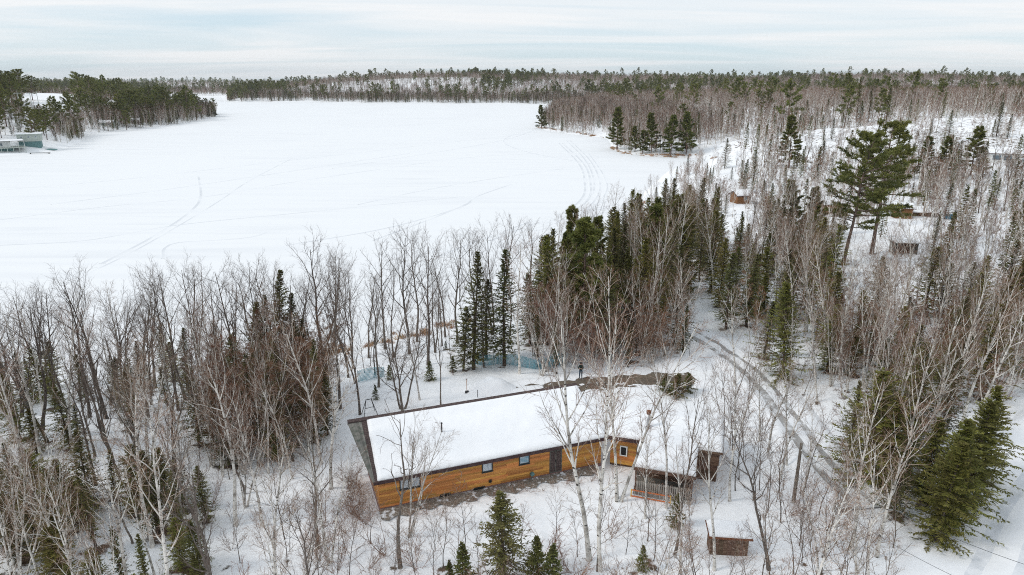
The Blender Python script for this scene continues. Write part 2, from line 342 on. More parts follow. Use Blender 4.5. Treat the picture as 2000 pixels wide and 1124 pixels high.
# ------------------------------------------------------------------ vegetation: geometry
def rot_about(v, ax, ang):             # rows of v about rows of ax
    c = np.cos(ang)[:, None]; s = np.sin(ang)[:, None]
    return v * c + np.cross(ax, v) * s + ax * (np.sum(ax * v, 1)[:, None]) * (1 - c)
def unit(v): return v / np.maximum(np.linalg.norm(v, axis=-1, keepdims=True), 1e-9)
def perp(d, r):                        # a random unit vector across each direction
    q = r.normal(size=d.shape); q -= d * np.sum(q * d, -1, keepdims=True); return unit(q)
def grow(r, P, D, L, k, wig, up, seg_jit=.15):
    """N branches at once: start, direction, length -> (N,k,3) polylines that wander and bend up (or down)"""
    n = len(P); pts = np.zeros((n, k, 3)); pts[:, 0] = P; d = unit(D)
    for i in range(1, k):
        pts[:, i] = pts[:, i - 1] + d * (L / (k - 1))[:, None]
        d = unit(d + r.normal(size=(n, 3)) * wig + np.array([0, 0, 1.0]) * up)
    return pts
def spawn(r, paths, rad, per, f0, f1, a0, a1, l0, l1, taper=.6, lenbase=None):
    """children along parents: start points, directions, lengths, radii"""
    n, k, _ = paths.shape
    par = np.repeat(np.arange(n), per); f = f0 + (f1 - f0) * ((np.tile(np.arange(per), n) + r.random(n * per)) / per)
    x = f * (k - 1); i = np.minimum(x.astype(int), k - 2); t = (x - i)[:, None]
    A = paths[par, i]; B = paths[par, i + 1]; P = A * (1 - t) + B * t; T = unit(B - A)
    ang = a0 + (a1 - a0) * r.random(len(par)); az = np.tile(np.arange(per) * 2.4, n) + r.random(len(par)) * 1.6 + np.repeat(r.random(n) * 6.28, per)
    ref = np.where(np.abs(T[:, 2:3]) < .95, np.array([[0, 0, 1.]]), np.array([[1., 0, 0]])); a = unit(np.cross(T, ref)); b = np.cross(T, a)
    side = a * np.cos(az)[:, None] + b * np.sin(az)[:, None]
    D = T * np.cos(ang)[:, None] + side * np.sin(ang)[:, None]
    base = np.linalg.norm(paths[:, -1] - paths[:, 0], axis=1)[par] if lenbase is None else lenbase
    L = base * (l0 + (l1 - l0) * r.random(len(par))) * (1 - taper * f)
    rr = rad[par, i] * (1 - t[:, 0]) + rad[par, i + 1] * t[:, 0]
    return P, D, L, rr, f
class Geo:
    def __init__(s): s.V = []; s.Q = []; s.T = []; s.A = []; s.n = 0
    def tubes(s, paths, rad, sides, tw):
        n, k, _ = paths.shape; T = np.gradient(paths, axis=1); T = unit(T)
        ref = np.where(np.abs(T[:, :1, 2:3]) < .9, np.array([[[0, 0, 1.]]]), np.array([[[1., 0, 0]]])); ref = np.broadcast_to(ref, T.shape)
        a = unit(np.cross(T, ref)); b = np.cross(T, a); c = np.arange(sides) * 2 * np.pi / sides
        ring = paths[:, :, None] + (a[:, :, None] * np.cos(c)[None, None, :, None] + b[:, :, None] * np.sin(c)[None, None, :, None]) * rad[:, :, None, None]
        idx = s.n + np.arange(n * k * sides).reshape(n, k, sides); nx = np.roll(idx, -1, 2)
        s.Q.append(np.stack([idx[:, :-1], nx[:, :-1], nx[:, 1:], idx[:, 1:]], -1).reshape(-1, 4))
        s.V.append(ring.reshape(-1, 3)); s.A.append(np.broadcast_to(np.asarray(tw, float)[..., None, None] if np.ndim(tw) == 1 else np.full((1, 1, 1), tw), (n, k, sides)).reshape(-1)); s.n += n * k * sides
    def blades(s, P, D, U, L, W, tw, tip=.35):
        """flat leaf sprays: base point, direction, across vector, length, width"""
        n = len(P); q = np.stack([P - U * (W * .35)[:, None], P + U * (W * .35)[:, None], P + D * (L * .55)[:, None] + U * (W * .5)[:, None], P + D * L[:, None], P + D * (L * .5)[:, None] - U * (W * .5)[:, None]], 1)
        i = s.n + np.arange(n * 5).reshape(n, 5); s.Q.append(i[:, [0, 1, 2, 4]]); s.T.append(i[:, [2, 3, 4]]); s.V.append(q.reshape(-1, 3)); s.A.append(np.repeat(tw, 5)); s.n += n * 5
    def mesh(s, name, m, extra=None):
        F = []; mi = []
        V = np.concatenate(s.V); A = np.concatenate(s.A)
        q = np.concatenate(s.Q) if s.Q else np.zeros((0, 4), int); t = np.concatenate(s.T) if s.T else np.zeros((0, 3), int)
        return mesh_np(name, V, [q, t], [m], attrs={'tw': A}, smooth=False)
def taper_r(r0, r1, k, p=1.0):
    f = np.linspace(0, 1, k) ** p; return r0[:, None] * (1 - f) + r1[:, None] * f

def bare_tree(seed, H=12., stems=1, r0=.13, first=.35, nl=16, la=(.5, .9), ll=(.28, .42), n2=7, n3=10, up=.10, wig=.10, spread=.25, twr=.0065, wob=.06, shape='oval', t3=(.45, .8), k0=10, lean=0.0, twt=3):
    """trunk (stems and main limbs) and crown (branches and twigs) of a leafless tree"""
    r = np.random.default_rng(seed); tr = Geo(); cr = Geo()
    P = np.zeros((stems, 3)); az = r.random() * 6.28 + np.arange(stems) * 6.283 / stems + r.normal(size=stems) * .3
    P[:, 0] = np.cos(az) * .12 * (stems > 1); P[:, 1] = np.sin(az) * .12 * (stems > 1); P[:, 2] = -.4
    sp = spread * (stems > 1) + lean
    D = np.stack([np.cos(az) * sp, np.sin(az) * sp, np.ones(stems)], 1)
    hs = H * (1 - .25 * r.random(stems)) if stems > 1 else np.array([H]); hs[0] = H
    st = grow(r, P, D, hs + .4, k0, wob, .05); zt = st[:, -1, 2]; st[:, :, 2] = -.4 + (st[:, :, 2] + .4) * ((hs + .4) / (zt + .4))[:, None]
    R0 = r0 * (.75 + .25 * r.random(stems)) if stems > 1 else np.array([r0])
    rs = taper_r(R0, R0 * .16, k0, .85); rs[:, 0] *= 1.25; tr.tubes(st, rs, 7, 0.)
    Pl, Dl, Ll, rl, f = spawn(r, st, rs, nl, first, .98, *la, *ll, taper=0)
    if shape == 'oval': Ll = Ll * (.35 + .95 * np.sin(np.pi * np.clip((f - first) / (1 - first) * .80 + .16, 0, 1)))
    elif shape == 'vase': Ll = Ll * (1.25 - .75 * (f - first) / (1 - first))
    elif shape == 'cone': Ll = Ll * (1.15 - .95 * (f - first) / (1 - first))
    lim = grow(r, Pl, Dl, Ll, 6, wig, up); rr = taper_r(np.minimum(rl * .62, .085 * (H / 12)), np.full(len(Pl), .010), 6, .8); tr.tubes(lim, rr, 5, 0.)
    allp = lim; allr = rr
    P2, D2, L2, r2, _ = spawn(r, allp, allr, n2, .18, .98, .45, .95, .28, .55, taper=.45)
    b2 = grow(r, P2, D2, L2, 5, wig * 1.3, up * .9); q2 = taper_r(np.maximum(r2 * .6, .010), np.full(len(P2), .006), 5); cr.tubes(b2, q2, 3, .35 * np.ones(len(P2)))
    # twigs along the branches and along the stem tops
    P3, D3, L3, r3, _ = spawn(r, b2, q2, n3, .1, 1., .35, .95, *t3, taper=.35); L3 = np.clip(L3, .25, 1.3)
    b3 = grow(r, P3, D3, L3, twt, wig * 1.6, up * .5); q3 = taper_r(np.full(len(P3), twr), np.full(len(P3), twr * .55), twt); cr.tubes(b3, q3, 3, np.ones(len(P3)))
    P4, D4, L4, r4, _ = spawn(r, allp, allr, n3, .3, 1., .4, 1.0, .15, .35, taper=.2); L4 = np.clip(L4, .25, 1.2)
    b4 = grow(r, P4, D4, L4, twt, wig * 1.5, up * .5); q4 = taper_r(np.full(len(P4), twr * 1.1), np.full(len(P4), twr * .55), twt); cr.tubes(b4, q4, 3, np.ones(len(P4)))
    return tr, cr

def spruce(seed, H=10., wid=.17, start=.06, whorls=34, per=6, droop=.10, up=.06, nsp=15, sl=(.22, .42), sw=(.07, .12), irreg=.25, power=.85, gap=.0):
    r = np.random.default_rng(seed); tr = Geo(); cr = Geo()
    st = grow(r, np.array([[0, 0, -.4]]), np.array([[0, 0, 1.]]), np.array([H + .4]), 9, .012, .1); rs = taper_r(np.array([.012 * H + .02]), np.array([.012]), 9, .9); tr.tubes(st, rs, 7, 0.)
    nb = whorls * per; f = start + (1 - start) * ((np.arange(nb) + r.random(nb)) / nb) ** .92
    f = np.clip(f, 0, .985); z = f * H
    az = np.arange(nb) * 2.399 + r.normal(size=nb) * .5
    lean = 1 + .35 * np.sin(az + r.random() * 6) * .5
    Lb = wid * H * ((1 - f) ** power + .03) * (1 - irreg + 2 * irreg * r.random(nb)) * lean; Lb *= np.where(r.random(nb) < gap, .45, 1)
    Lb *= ss(start - .05, start + .12, f) * .6 + .4
    el = -.45 + 1.0 * f + r.normal(size=nb) * .12                                 # low branches droop, top ones rise
    D = np.stack([np.cos(az) * np.cos(el), np.sin(az) * np.cos(el), np.sin(el)], 1)
    sx = np.interp(z, st[0, :, 2], st[0, :, 0]); sy = np.interp(z, st[0, :, 2], st[0, :, 1])
    br = grow(r, np.stack([sx, sy, z], 1), D, Lb, 5, .05, up); rb = taper_r(np.maximum(.006, .012 * Lb), np.full(nb, .004), 5); tr.tubes(br, rb, 3, 0.)
    ns = nsp; par = np.repeat(np.arange(nb), ns); g = ((np.tile(np.arange(ns), nb) + r.random(nb * ns)) / ns) ** .8 * .96 + .06; g = np.clip(g, 0, 1)
    x = g * 4; i = np.minimum(x.astype(int), 3); t = (x - i)[:, None]; P = br[par, i] * (1 - t) + br[par, i + 1] * t; T = unit(br[par, i + 1] - br[par, i])
    side = np.cross(T, np.array([0, 0, 1.])); side = unit(side) * np.where(r.random(len(par)) < .5, 1, -1)[:, None]
    fwd = .35 + .5 * r.random(len(par)); Ds = unit(T * fwd[:, None] + side * (1 - .55 * fwd * g)[:, None] + np.array([0, 0, 1.]) * (r.normal(size=len(par)) * .22 - droop)[:, None])
    Ls = (sl[0] + (sl[1] - sl[0]) * r.random(len(par))) * (.55 + .6 * np.minimum(1, Lb[par] / (.12 * H))) * (1.15 - .45 * g); Ws = sw[0] + (sw[1] - sw[0]) * r.random(len(par))
    U = unit(np.cross(Ds, unit(np.array([0, 0, 1.]) + r.normal(size=Ds.shape) * .55)))
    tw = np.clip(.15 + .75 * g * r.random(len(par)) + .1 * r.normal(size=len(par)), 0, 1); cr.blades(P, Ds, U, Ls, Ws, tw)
    return tr, cr

def pine(seed, H=20., start=.35, nb=60, wid=.22, tuft=10, nt=9, flat=.25, r0=.3, lean=.0, blen=.30, bw=.028, shape='round'):
    r = np.random.default_rng(seed); tr = Geo(); cr = Geo()
    st = grow(r, np.array([[0, 0, -.4]]), np.array([[lean, .3 * lean, 1.]]), np.array([H + .4]), 10, .03, .08); st[:, :, 2] = -.4 + (st[:, :, 2] + .4) * ((H + .4) / (st[0, -1, 2] + .4))
    rs = taper_r(np.array([r0]), np.array([.04]), 10, .8); tr.tubes(st, rs, 8, 0.)
    f = start + (1 - start) * ((np.arange(nb) + r.random(nb)) / nb) ** 1.0 * .985; az = np.arange(nb) * 2.399 + r.normal(size=nb) * .7; q = (f - start) / (1 - start)
    prof = np.sin(np.pi * np.clip(.25 + .70 * q, 0, 1)) ** .8 if shape == 'round' else (1 - q) ** .75 + .08
    Lb = wid * H * prof * (.55 + .75 * r.random(nb)); el = -.12 + .75 * q + r.normal(size=nb) * .15
    D = np.stack([np.cos(az) * np.cos(el), np.sin(az) * np.cos(el), np.sin(el)], 1); z = f * H
    P0 = np.stack([np.interp(z, st[0, :, 2], st[0, :, j]) for j in range(3)], 1)
    br = grow(r, P0, D, Lb, 6, .10, .07); rb = taper_r(np.maximum(.02, .022 * Lb), np.full(nb, .012), 6); tr.tubes(br, rb, 4, 0.)
    P2, D2, L2, r2, g2 = spawn(r, br, rb, nt, .30, 1., .4, 1.0, .22, .42, taper=.45); L2 = np.maximum(L2, .35); D2[:, 2] = D2[:, 2] * flat + .12; D2 = unit(D2)
    b2 = grow(r, P2, D2, L2, 4, .1, .08); cr.tubes(b2, taper_r(np.full(len(P2), .014), np.full(len(P2), .008), 4), 3, np.zeros(len(P2)))
    m = tuft; par = np.repeat(np.arange(len(P2)), m); g = r.random(len(par)) ** .7; x = g * 3; i = np.minimum(x.astype(int), 2); t = (x - i)[:, None]
    P = b2[par, i] * (1 - t) + b2[par, i + 1] * t; T = unit(b2[par, i + 1] - b2[par, i]); Dn = unit(T * .7 + r.normal(size=P.shape) * .6 + np.array([0, 0, .35]))
    U = perp(Dn, r); Ls = blen * (.7 + .6 * r.random(len(par))); tw = np.clip(.1 + .8 * r.random(len(par)) * (.4 + .6 * g), 0, 1); cr.blades(P, Dn, U, Ls, bw * 3.0 * (.7 + .6 * r.random(len(par))), tw)
    return tr, cr

def shrub(seed, H=2.6, stems=8, n2=5, n3=5, twr=.006):
    r = np.random.default_rng(seed); g = Geo(); az = r.random(stems) * 6.28; P = np.stack([np.cos(az) * .25 * r.random(stems), np.sin(az) * .25 * r.random(stems), np.full(stems, -.15)], 1)
    sp = .25 + .55 * r.random(stems); D = np.stack([np.cos(az) * sp, np.sin(az) * sp, np.ones(stems)], 1); L = H * (.6 + .45 * r.random(stems)); st = grow(r, P, D, L, 6, .10, .02)
    rs = taper_r(np.full(stems, .018), np.full(stems, .007), 6); g.tubes(st, rs, 4, np.full(stems, .3))
    P2, D2, L2, r2, _ = spawn(r, st, rs, n2, .2, 1., .35, .9, .25, .5, taper=.4); b2 = grow(r, P2, D2, L2, 4, .14, .05); q2 = taper_r(np.full(len(P2), .009), np.full(len(P2), .006), 4); g.tubes(b2, q2, 3, np.full(len(P2), .8))
    P3, D3, L3, r3, _ = spawn(r, b2, q2, n3, .15, 1., .35, .9, .35, .6, taper=.3); L3 = np.clip(L3, .18, .7); b3 = grow(r, P3, D3, L3, 3, .16, .03); g.tubes(b3, taper_r(np.full(len(P3), twr), np.full(len(P3), twr * .6), 3), 3, np.ones(len(P3)))
    return g
def reed_clump(seed, n=60, H=.9, rad=.55):
    r = np.random.default_rng(seed); g = Geo(); a = r.random(n) * 6.28; q = np.sqrt(r.random(n)) * rad; P = np.stack([np.cos(a) * q, np.sin(a) * q, np.full(n, -.1)], 1)
    D = unit(np.stack([r.normal(size=n) * .35, r.normal(size=n) * .35, np.ones(n)], 1)); g.blades(P, D, perp(D, r), H * (.5 + .6 * r.random(n)), np.full(n, .05), np.zeros(n)); return g

# ------------------------------------------------------------------ vegetation: kinds
KIND = {}       # kind -> list of (trunk mesh, crown mesh, height)
def reg(kind, H, g, mt, mc):
    a = g[0].mesh(kind + '_trunk', mt); b = g[1].mesh(kind + '_crown', mc); a.polygons.foreach_set('use_smooth', [True] * len(a.polygons))
    KIND.setdefault(kind, []).append((a, b, H))
for s in range(5): reg('birch', 13, bare_tree(100 + s, H=13, r0=.165, first=.36, nl=15, la=(.42, .8), ll=(.16, .26), n2=6, n3=6, up=.10, wig=.09, wob=.05, lean=.06), m_birch, m_btwig)
for s in range(4): reg('birch_clump', 13, bare_tree(120 + s, H=13, stems=3 + s % 2, r0=.14, first=.34, nl=10, la=(.4, .8), ll=(.17, .28), n2=6, n3=6, up=.08, wig=.10, spread=.22, wob=.05), m_birch, m_btwig)
for s in range(4): reg('brown_birch', 10, bare_tree(140 + s, H=10, stems=2 + s % 3, r0=.075, first=.15, nl=15, la=(.5, .95), ll=(.20, .30), n2=6, n3=9, up=.08, wig=.13, spread=.20, shape='cone', twr=.0085, twt=3), m_birch, m_rtwig)
for s in range(3): reg('sapling', 7, bare_tree(160 + s, H=7, r0=.045, first=.25, nl=12, la=(.45, .85), ll=(.16, .26), n2=4, n3=4, up=.07, wig=.10, lean=.05, twr=.006), m_grey, m_btwig)
for s in range(6): reg('hardwood', 15, bare_tree(200 + s, H=15, r0=.225, first=.33, nl=13, la=(.45, .85), ll=(.22, .34), n2=6, n3=5, up=.13, wig=.14, wob=.085, lean=.05, twr=.0065, shape='oval'), m_grey, m_gtwig)
for s in range(3): reg('hardwood_fork', 15, bare_tree(220 + s, H=15, stems=2, r0=.20, first=.38, nl=10, la=(.45, .85), ll=(.22, .32), n2=6, n3=5, up=.13, wig=.12, spread=.12, wob=.07, twr=.0065), m_grey, m_gtwig)
for s in range(2): reg('spreading', 9, bare_tree(240 + s, H=9, stems=3, r0=.15, first=.22, nl=9, la=(.5, 1.0), ll=(.28, .42), n2=6, n3=7, up=.10, wig=.15, spread=.42, wob=.10, twr=.007, shape='vase'), m_grey, m_gtwig)
for s in range(2): reg('snag', 11, bare_tree(250 + s, H=11, r0=.12, first=.45, nl=9, la=(.4, .9), ll=(.12, .26), n2=2, n3=1, up=.10, wig=.20, wob=.07, twr=.006), m_grey, m_gtwig)
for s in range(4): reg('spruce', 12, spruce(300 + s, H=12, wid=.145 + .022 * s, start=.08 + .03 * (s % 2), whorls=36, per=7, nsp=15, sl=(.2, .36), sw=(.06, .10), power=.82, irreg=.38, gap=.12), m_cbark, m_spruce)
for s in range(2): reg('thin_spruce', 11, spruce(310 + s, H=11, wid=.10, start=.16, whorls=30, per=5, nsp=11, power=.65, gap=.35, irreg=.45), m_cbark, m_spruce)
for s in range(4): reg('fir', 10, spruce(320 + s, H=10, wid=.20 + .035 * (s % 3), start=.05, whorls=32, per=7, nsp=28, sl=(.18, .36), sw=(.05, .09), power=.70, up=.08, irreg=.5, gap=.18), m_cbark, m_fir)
for s in range(3): reg('young_fir', 3, spruce(330 + s, H=3, wid=.24, start=.04, whorls=12, per=6, nsp=11, sl=(.16, .28), sw=(.05, .08), power=.9), m_cbark, m_spruce)
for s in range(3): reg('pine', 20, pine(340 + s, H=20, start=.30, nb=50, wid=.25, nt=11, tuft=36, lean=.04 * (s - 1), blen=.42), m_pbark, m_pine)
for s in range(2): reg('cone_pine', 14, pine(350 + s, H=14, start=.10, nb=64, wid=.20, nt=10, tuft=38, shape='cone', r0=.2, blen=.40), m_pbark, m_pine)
for s in range(4):
    g = shrub(400 + s); KIND.setdefault('shrub', []).append((None, g.mesh('alder_shrub', m_rtwig), 2.6))
KIND['reed'] = [(None, reed_clump(420 + s).mesh('dry_reeds', m_reed), .9) for s in range(3)]
NAME = dict(birch='birch_tree', birch_clump='birch_tree', brown_birch='young_birch', sapling='sapling', hardwood='bare_tree', hardwood_fork='bare_tree', spreading='bare_tree', snag='dead_tree', spruce='spruce_tree', thin_spruce='spruce_tree', fir='fir_tree', young_fir='young_fir', pine='pine_tree', cone_pine='pine_tree', shrub='alder_shrub', reed='reed_clump')
CAT = dict(birch_tree='birch', young_birch='birch', sapling='tree', bare_tree='tree', dead_tree='dead tree', spruce_tree='spruce', fir_tree='fir', young_fir='fir', pine_tree='pine', alder_shrub='shrub', reed_clump='reeds')
COUNT = {}
def plant(kind, x, y, h, label, group=None, var=None, rz=None, sxy=1.0, z=None, tilt=(0, 0)):
    ps = KIND[kind]; a, b, H = ps[(random.randrange(len(ps)) if var is None else var) % len(ps)]; s = h / H; rz = random.random() * 6.28 if rz is None else rz; z = max(0., hz(x, y)) if z is None else z
    nm = NAME[kind]; COUNT[nm] = COUNT.get(nm, 0) + 1
    if a is None: o = link(bpy.data.objects.new(nm, b))
    else:
        o = bpy.data.objects.new(nm, None); o.empty_display_size = .3; link(o)
        link(bpy.data.objects.new('trunk', a), o); link(bpy.data.objects.new('crown', b), o)
    o.location = (x, y, z); o.rotation_euler = (tilt[0], tilt[1], rz); o.scale = (s * sxy, s * sxy, s)
    return tag(o, label, CAT[nm], group)
# ------------------------------------------------------------------ buildings: materials
m_cedar = mat('cedar_siding', (.54, .245, .058), .6, .3, noise=[(2.2, (.43, .18, .042), .45, .62, (.25, 1, 3)), (14, (.64, .34, .10), .5, .7, (.08, 1, 4))], objvar=.28)
m_darkwood = mat('dark_trim', (.055, .030, .032), .7, .3, noise=(3, (.09, .055, .05), .45, .65))
m_brownwood = mat('brown_wood', (.15, .092, .062), .8, .2, noise=(3, (.09, .05, .035), .45, .65, (1, 1, 3)), objvar=.2)
m_weather = mat('weathered_boards', (.17, .165, .15), .9, .1, noise=[(2.5, (.09, .10, .085), .45, .65), (12, (.23, .21, .19), .55, .7, (.3, 1, 1))], objvar=.25)
m_shingle = mat('shingles', (.075, .055, .055), .9, .1, noise=(8, (.13, .10, .09), .45, .65))
m_frame = mat('window_frame', (.03, .038, .04), .5, .4)
m_white = mat('white_paint', (.72, .73, .72), .6, .3, noise=(1.2, (.6, .62, .62), .5, .7))
m_glass = mat('window_glass', (.10, .14, .17), .08, .6)
m_curtain = mat('curtain', (.55, .60, .64), .9, .1, noise=(6, (.42, .47, .52), .45, .6, (4, 1, .3)))
m_dark = mat('dark_opening', (.012, .012, .014), .6, .3)
m_steel = mat('galvanised_steel', (.45, .46, .47), .4, .5, metallic=.7, noise=(4, (.3, .3, .3), .5, .7))
m_rust = mat('rust', (.20, .08, .04), .8, .2, noise=(9, (.10, .04, .025), .45, .65))
m_orange = mat('orange_fibreglass', (.62, .17, .05), .5, .4)
m_yellow = mat('yellow_plastic', (.70, .42, .04), .5, .4)
m_black = mat('black_metal', (.025, .025, .027), .5, .4)
m_teal = mat('teal_paint', (.12, .22, .22), .7, .2)
m_sage = mat('pale_sage_paint', (.42, .46, .42), .7, .2, noise=(.8, (.34, .38, .35), .5, .7))
m_ochre = mat('ochre_boards', (.22, .115, .055), .8, .2, noise=(2, (.24, .10, .04), .45, .65, (4, 1, 1)))
m_grey = MATS['grey_bark']
def brick_material():
    m = bpy.data.materials.new('foundation_brick'); m.use_nodes = True; t = m.node_tree; L = t.links.new; b = t.nodes['Principled BSDF']; b.inputs['Roughness'].default_value = .9
    tc = N(t, 'ShaderNodeTexCoord'); mp = N(t, 'ShaderNodeMapping'); L(tc.outputs['Object'], mp.inputs[0]); mp.inputs['Rotation'].default_value = (R(90), 0, 0)
    k = N(t, 'ShaderNodeTexBrick'); L(mp.outputs[0], k.inputs[0]); k.inputs['Color1'].default_value = (.24, .085, .075, 1); k.inputs['Color2'].default_value = (.15, .06, .06, 1); k.inputs['Mortar'].default_value = (.36, .31, .30, 1)
    k.inputs['Scale'].default_value = 3.2; k.inputs['Mortar Size'].default_value = .03; L(k.outputs[0], b.inputs['Base Color']); return m
m_brick = brick_material()

def snow_slab(name, c, th, parent, nx=40, ny=14, seed=0, ridge=0.0, edge=.22, lump=.10):
    """thick snow on a roof plane; c = four corners (front-left, front-right, back-right, back-left)"""
    c = [np.array(p, float) for p in c]; s = np.linspace(0, 1, nx); t = np.linspace(0, 1, ny); S, T = np.meshgrid(s, t)
    Bp = (c[0][None, None] * ((1 - S) * (1 - T))[..., None] + c[1] * (S * (1 - T))[..., None] + c[2] * (S * T)[..., None] + c[3] * ((1 - S) * T)[..., None])
    wx = np.linalg.norm(c[1] - c[0]); wy = np.linalg.norm(c[3] - c[0]); e = np.minimum(np.minimum(S, 1 - S) * wx, np.minimum(T, 1 - T) * wy)
    h = th * (.45 + .55 * np.sqrt(np.clip(e / edge, 0, 1))) + lump * (fbm(S * wx * .5 + seed, T * wy * .5, 3) - .44) * ss(0, .6, e) + ridge * ss(.80, .93, T) * ss(0, .3, e)
    top = Bp.copy(); top[..., 2] += h
    jx = .16 * (fbm(S * wx * .9 + seed, T * wy * 1.3 + 9, 2) - .37) * (e < 1e-6); top[..., 0] += jx; top[..., 1] += jx
    i = np.arange(nx * ny).reshape(ny, nx); n = nx * ny
    F = [np.stack([i[:-1, :-1], i[:-1, 1:], i[1:, 1:], i[1:, :-1]], -1).reshape(-1, 4)]
    rim = np.concatenate([i[0, :], i[1:, -1], i[-1, -2::-1], i[-2:0:-1, 0]]); b = n + np.arange(len(rim)); low = Bp.reshape(-1, 3)[rim] + np.array([0, 0, .004])
    rj = np.roll(np.arange(len(rim)), -1); F.append(np.stack([b, b[rj], rim[rj], rim], -1))
    return link(bpy.data.objects.new(name, mesh_np(name, np.vstack([top.reshape(-1, 3), low]), F, [m_snow], smooth=True)), parent)

# ------------------------------------------------------------------ the long cedar house
ZG = 4.0; HROT = R(20.2); H0 = Vector((-9.8, 42.2, ZG))
def build_house():
    root = empty('cedar_house', H0, HROT)
    tag(root, 'long low cedar sided house with a deep snow covered roof and grey prow end', 'house')
    M = Matrix.Translation(H0) @ Matrix.Rotation(HROT, 4, 'Z'); Mi = M.inverted(); WY = .42
    def on_wall(u, v):
        o = Mi @ Vector((0, 0, CAM_H)); d = Mi.to_3x3() @ Vector(ray(u, v)); t = (WY - o.y) / d.y; p = o + d * t; return p.x, p.z
    X1 = 18.25
    b = MB(); b.hexa([(.42, WY + .03, -.5), (X1, WY + .03, -.5), (X1, 5.9, -.5), (.42, 5.9, -.5)], [(.42, WY + .03, 2.62), (X1, WY + .03, 2.62), (X1, 5.9, 4.2), (.42, 5.9, 4.2)])
    wall = b.build('wall', m_cedar, root)
    zs = on_wall(950, 950)[1]
    f = MB(); f.box(.36, X1 + .06, WY - .012, WY + .03, -.6, zs); f.box(.36, .42, WY + .03, 5.9, -.6, zs); f.build('foundation', m_brick, root)
    # openings measured on the wall: (x0, x1, z0, z1)
    def op(u0, v0, u1, v1):
        um, vm = (u0 + u1) / 2, (v0 + v1) / 2; x0 = on_wall(u0, vm)[0]; x1 = on_wall(u1, vm)[0]; z1 = on_wall(um, v0)[1]; z0 = on_wall(um, v1)[1]; return x0, x1, z0, z1
    wins = [op(780, 929, 821, 953), op(941, 900, 962, 921), op(1013.5, 885, 1034, 906)]
    door = op(1073, 879, 1097, 922); base = [op(859, 964, 880, 980), op(925, 951, 947, 964)]
    holes = wins + [door]
    zc = zs; course = .178; k = 0
    while zc < 2.60:
        z1 = min(zc + course, 2.66); cuts = [.40]; x = .40
        while x < X1: x += random.uniform(2.2, 4.6); cuts.append(min(x, X1))
        for a, c in zip(cuts[:-1], cuts[1:]):
            segs = [(a, c)]
            for h in holes:
                if h[2] < z1 - .02 and h[3] > zc + .02:
                    segs = [s for q in segs for s in ((q[0], min(q[1], h[0])), (max(q[0], h[1]), q[1])) if s[1] - s[0] > .05]
            for a_, c_ in segs:
                q = MB(); pr = random.uniform(.0, .006); q.hexa([(a_ + .003, WY - .026 - pr, zc), (c_ - .003, WY - .026 - pr, zc), (c_ - .003, WY + .029, zc), (a_ + .003, WY + .029, zc)], [(a_ + .003, WY - .010 - pr, z1 - .002), (c_ - .003, WY - .010 - pr, z1 - .002), (c_ - .003, WY + .029, z1 - .002), (a_ + .003, WY + .029, z1 - .002)])
                q.build('siding_board', m_cedar, wall)
        zc += course
    for zc in np.arange(zs, 2.6, course):            # west end boards
        q = MB(); q.box(.385, .418, WY + .03, 5.88, zc, zc + course - .004); q.build('siding_board', m_cedar, wall)
    for n, (x0, x1, z0, z1) in enumerate(wins):
        wo = MB(); fr = .07
        for bx in ((x0, x1, z0, z0 + fr), (x0, x1, z1 - fr, z1)): wo.box(bx[0], bx[1], WY - .07, WY + .03, bx[2], bx[3])
        for bx in ((x0, x0 + fr), (x1 - fr, x1)): wo.box(bx[0], bx[1], WY - .07, WY + .03, z0 + fr, z1 - fr)
        xm = (x0 + x1) / 2
        if n == 0: wo.box(xm - .13, xm + .13, WY - .07, WY + .03, z0 + fr, z1 - fr)
        w_ = wo.build('window', m_frame, root)
        for a, c in ([(x0 + fr, xm - .13), (xm + .13, x1 - fr)] if n == 0 else [(x0 + fr, x1 - fr)]):
            g = MB(); g.box(a, c, WY - .03, WY - .022, z0 + fr, z1 - fr); g.build('pane', m_curtain if n != 2 else m_blueglass, w_)
        s = MB(); s.box(x0 - .04, x1 + .04, WY - .11, WY - .02, z0 - .05, z0 - .003); s.build('sill', m_frame, w_)
    x0, x1, z0, z1 = door; d = MB(); d.box(x0, x1, WY - .05, WY + .03, z0, z1); do = d.build('patio_door', m_weather, root)
    xm = (x0 + x1) / 2
    for a, c in ((x0 + .08, xm - .04), (xm + .04, x1 - .08)):
        g = MB(); g.box(a, c, WY - .062, WY - .052, z0 + .1, z1 - .1); g.build('panel', m_shingle, do)
    h = MB(); h.box(xm - .03, xm + .03, WY - .10, WY - .064, z0 + .9, z0 + 1.1); h.build('handle', m_black, do)
    for (x0, x1, z0, z1) in base:
        w_ = MB(); w_.box(x0, x1, WY - .05, WY - .014, z0 + .08, z1); wo = w_.build('basement_window', m_frame, root)
        g = MB(); g.box(x0 + .06, x1 - .06, WY - .062, WY - .052, z0 + .14, z1 - .06); g.build('pane', m_dark, wo)
        wl = MB(); n = 9; arc = [((x0 + x1) / 2 + (x1 - x0) * .56 * math.cos(math.pi * (1 + i / n)), WY - .05 + .5 * math.sin(math.pi * (1 + i / n))) for i in range(n + 1)]
        for (ax, ay), (bx, by) in zip(arc[:-1], arc[1:]): wl.hexa([(ax, ay, -.2), (bx, by, -.2), (bx, by + .03, -.2), (ax, ay + .03, -.2)], [(ax, ay, .14), (bx, by, .14), (bx, by + .03, .14), (ax, ay + .03, .14)])
        wl.build('window_well', m_steel, wo)
    x, z = on_wall(957, 939); v = MB(); v.box(x - .11, x + .11, WY - .12, WY - .03, z - .11, z + .11); v.box(x - .07, x + .07, WY - .16, WY - .12, z - .10, z + .02); v.build('dryer_vent', m_black, root)
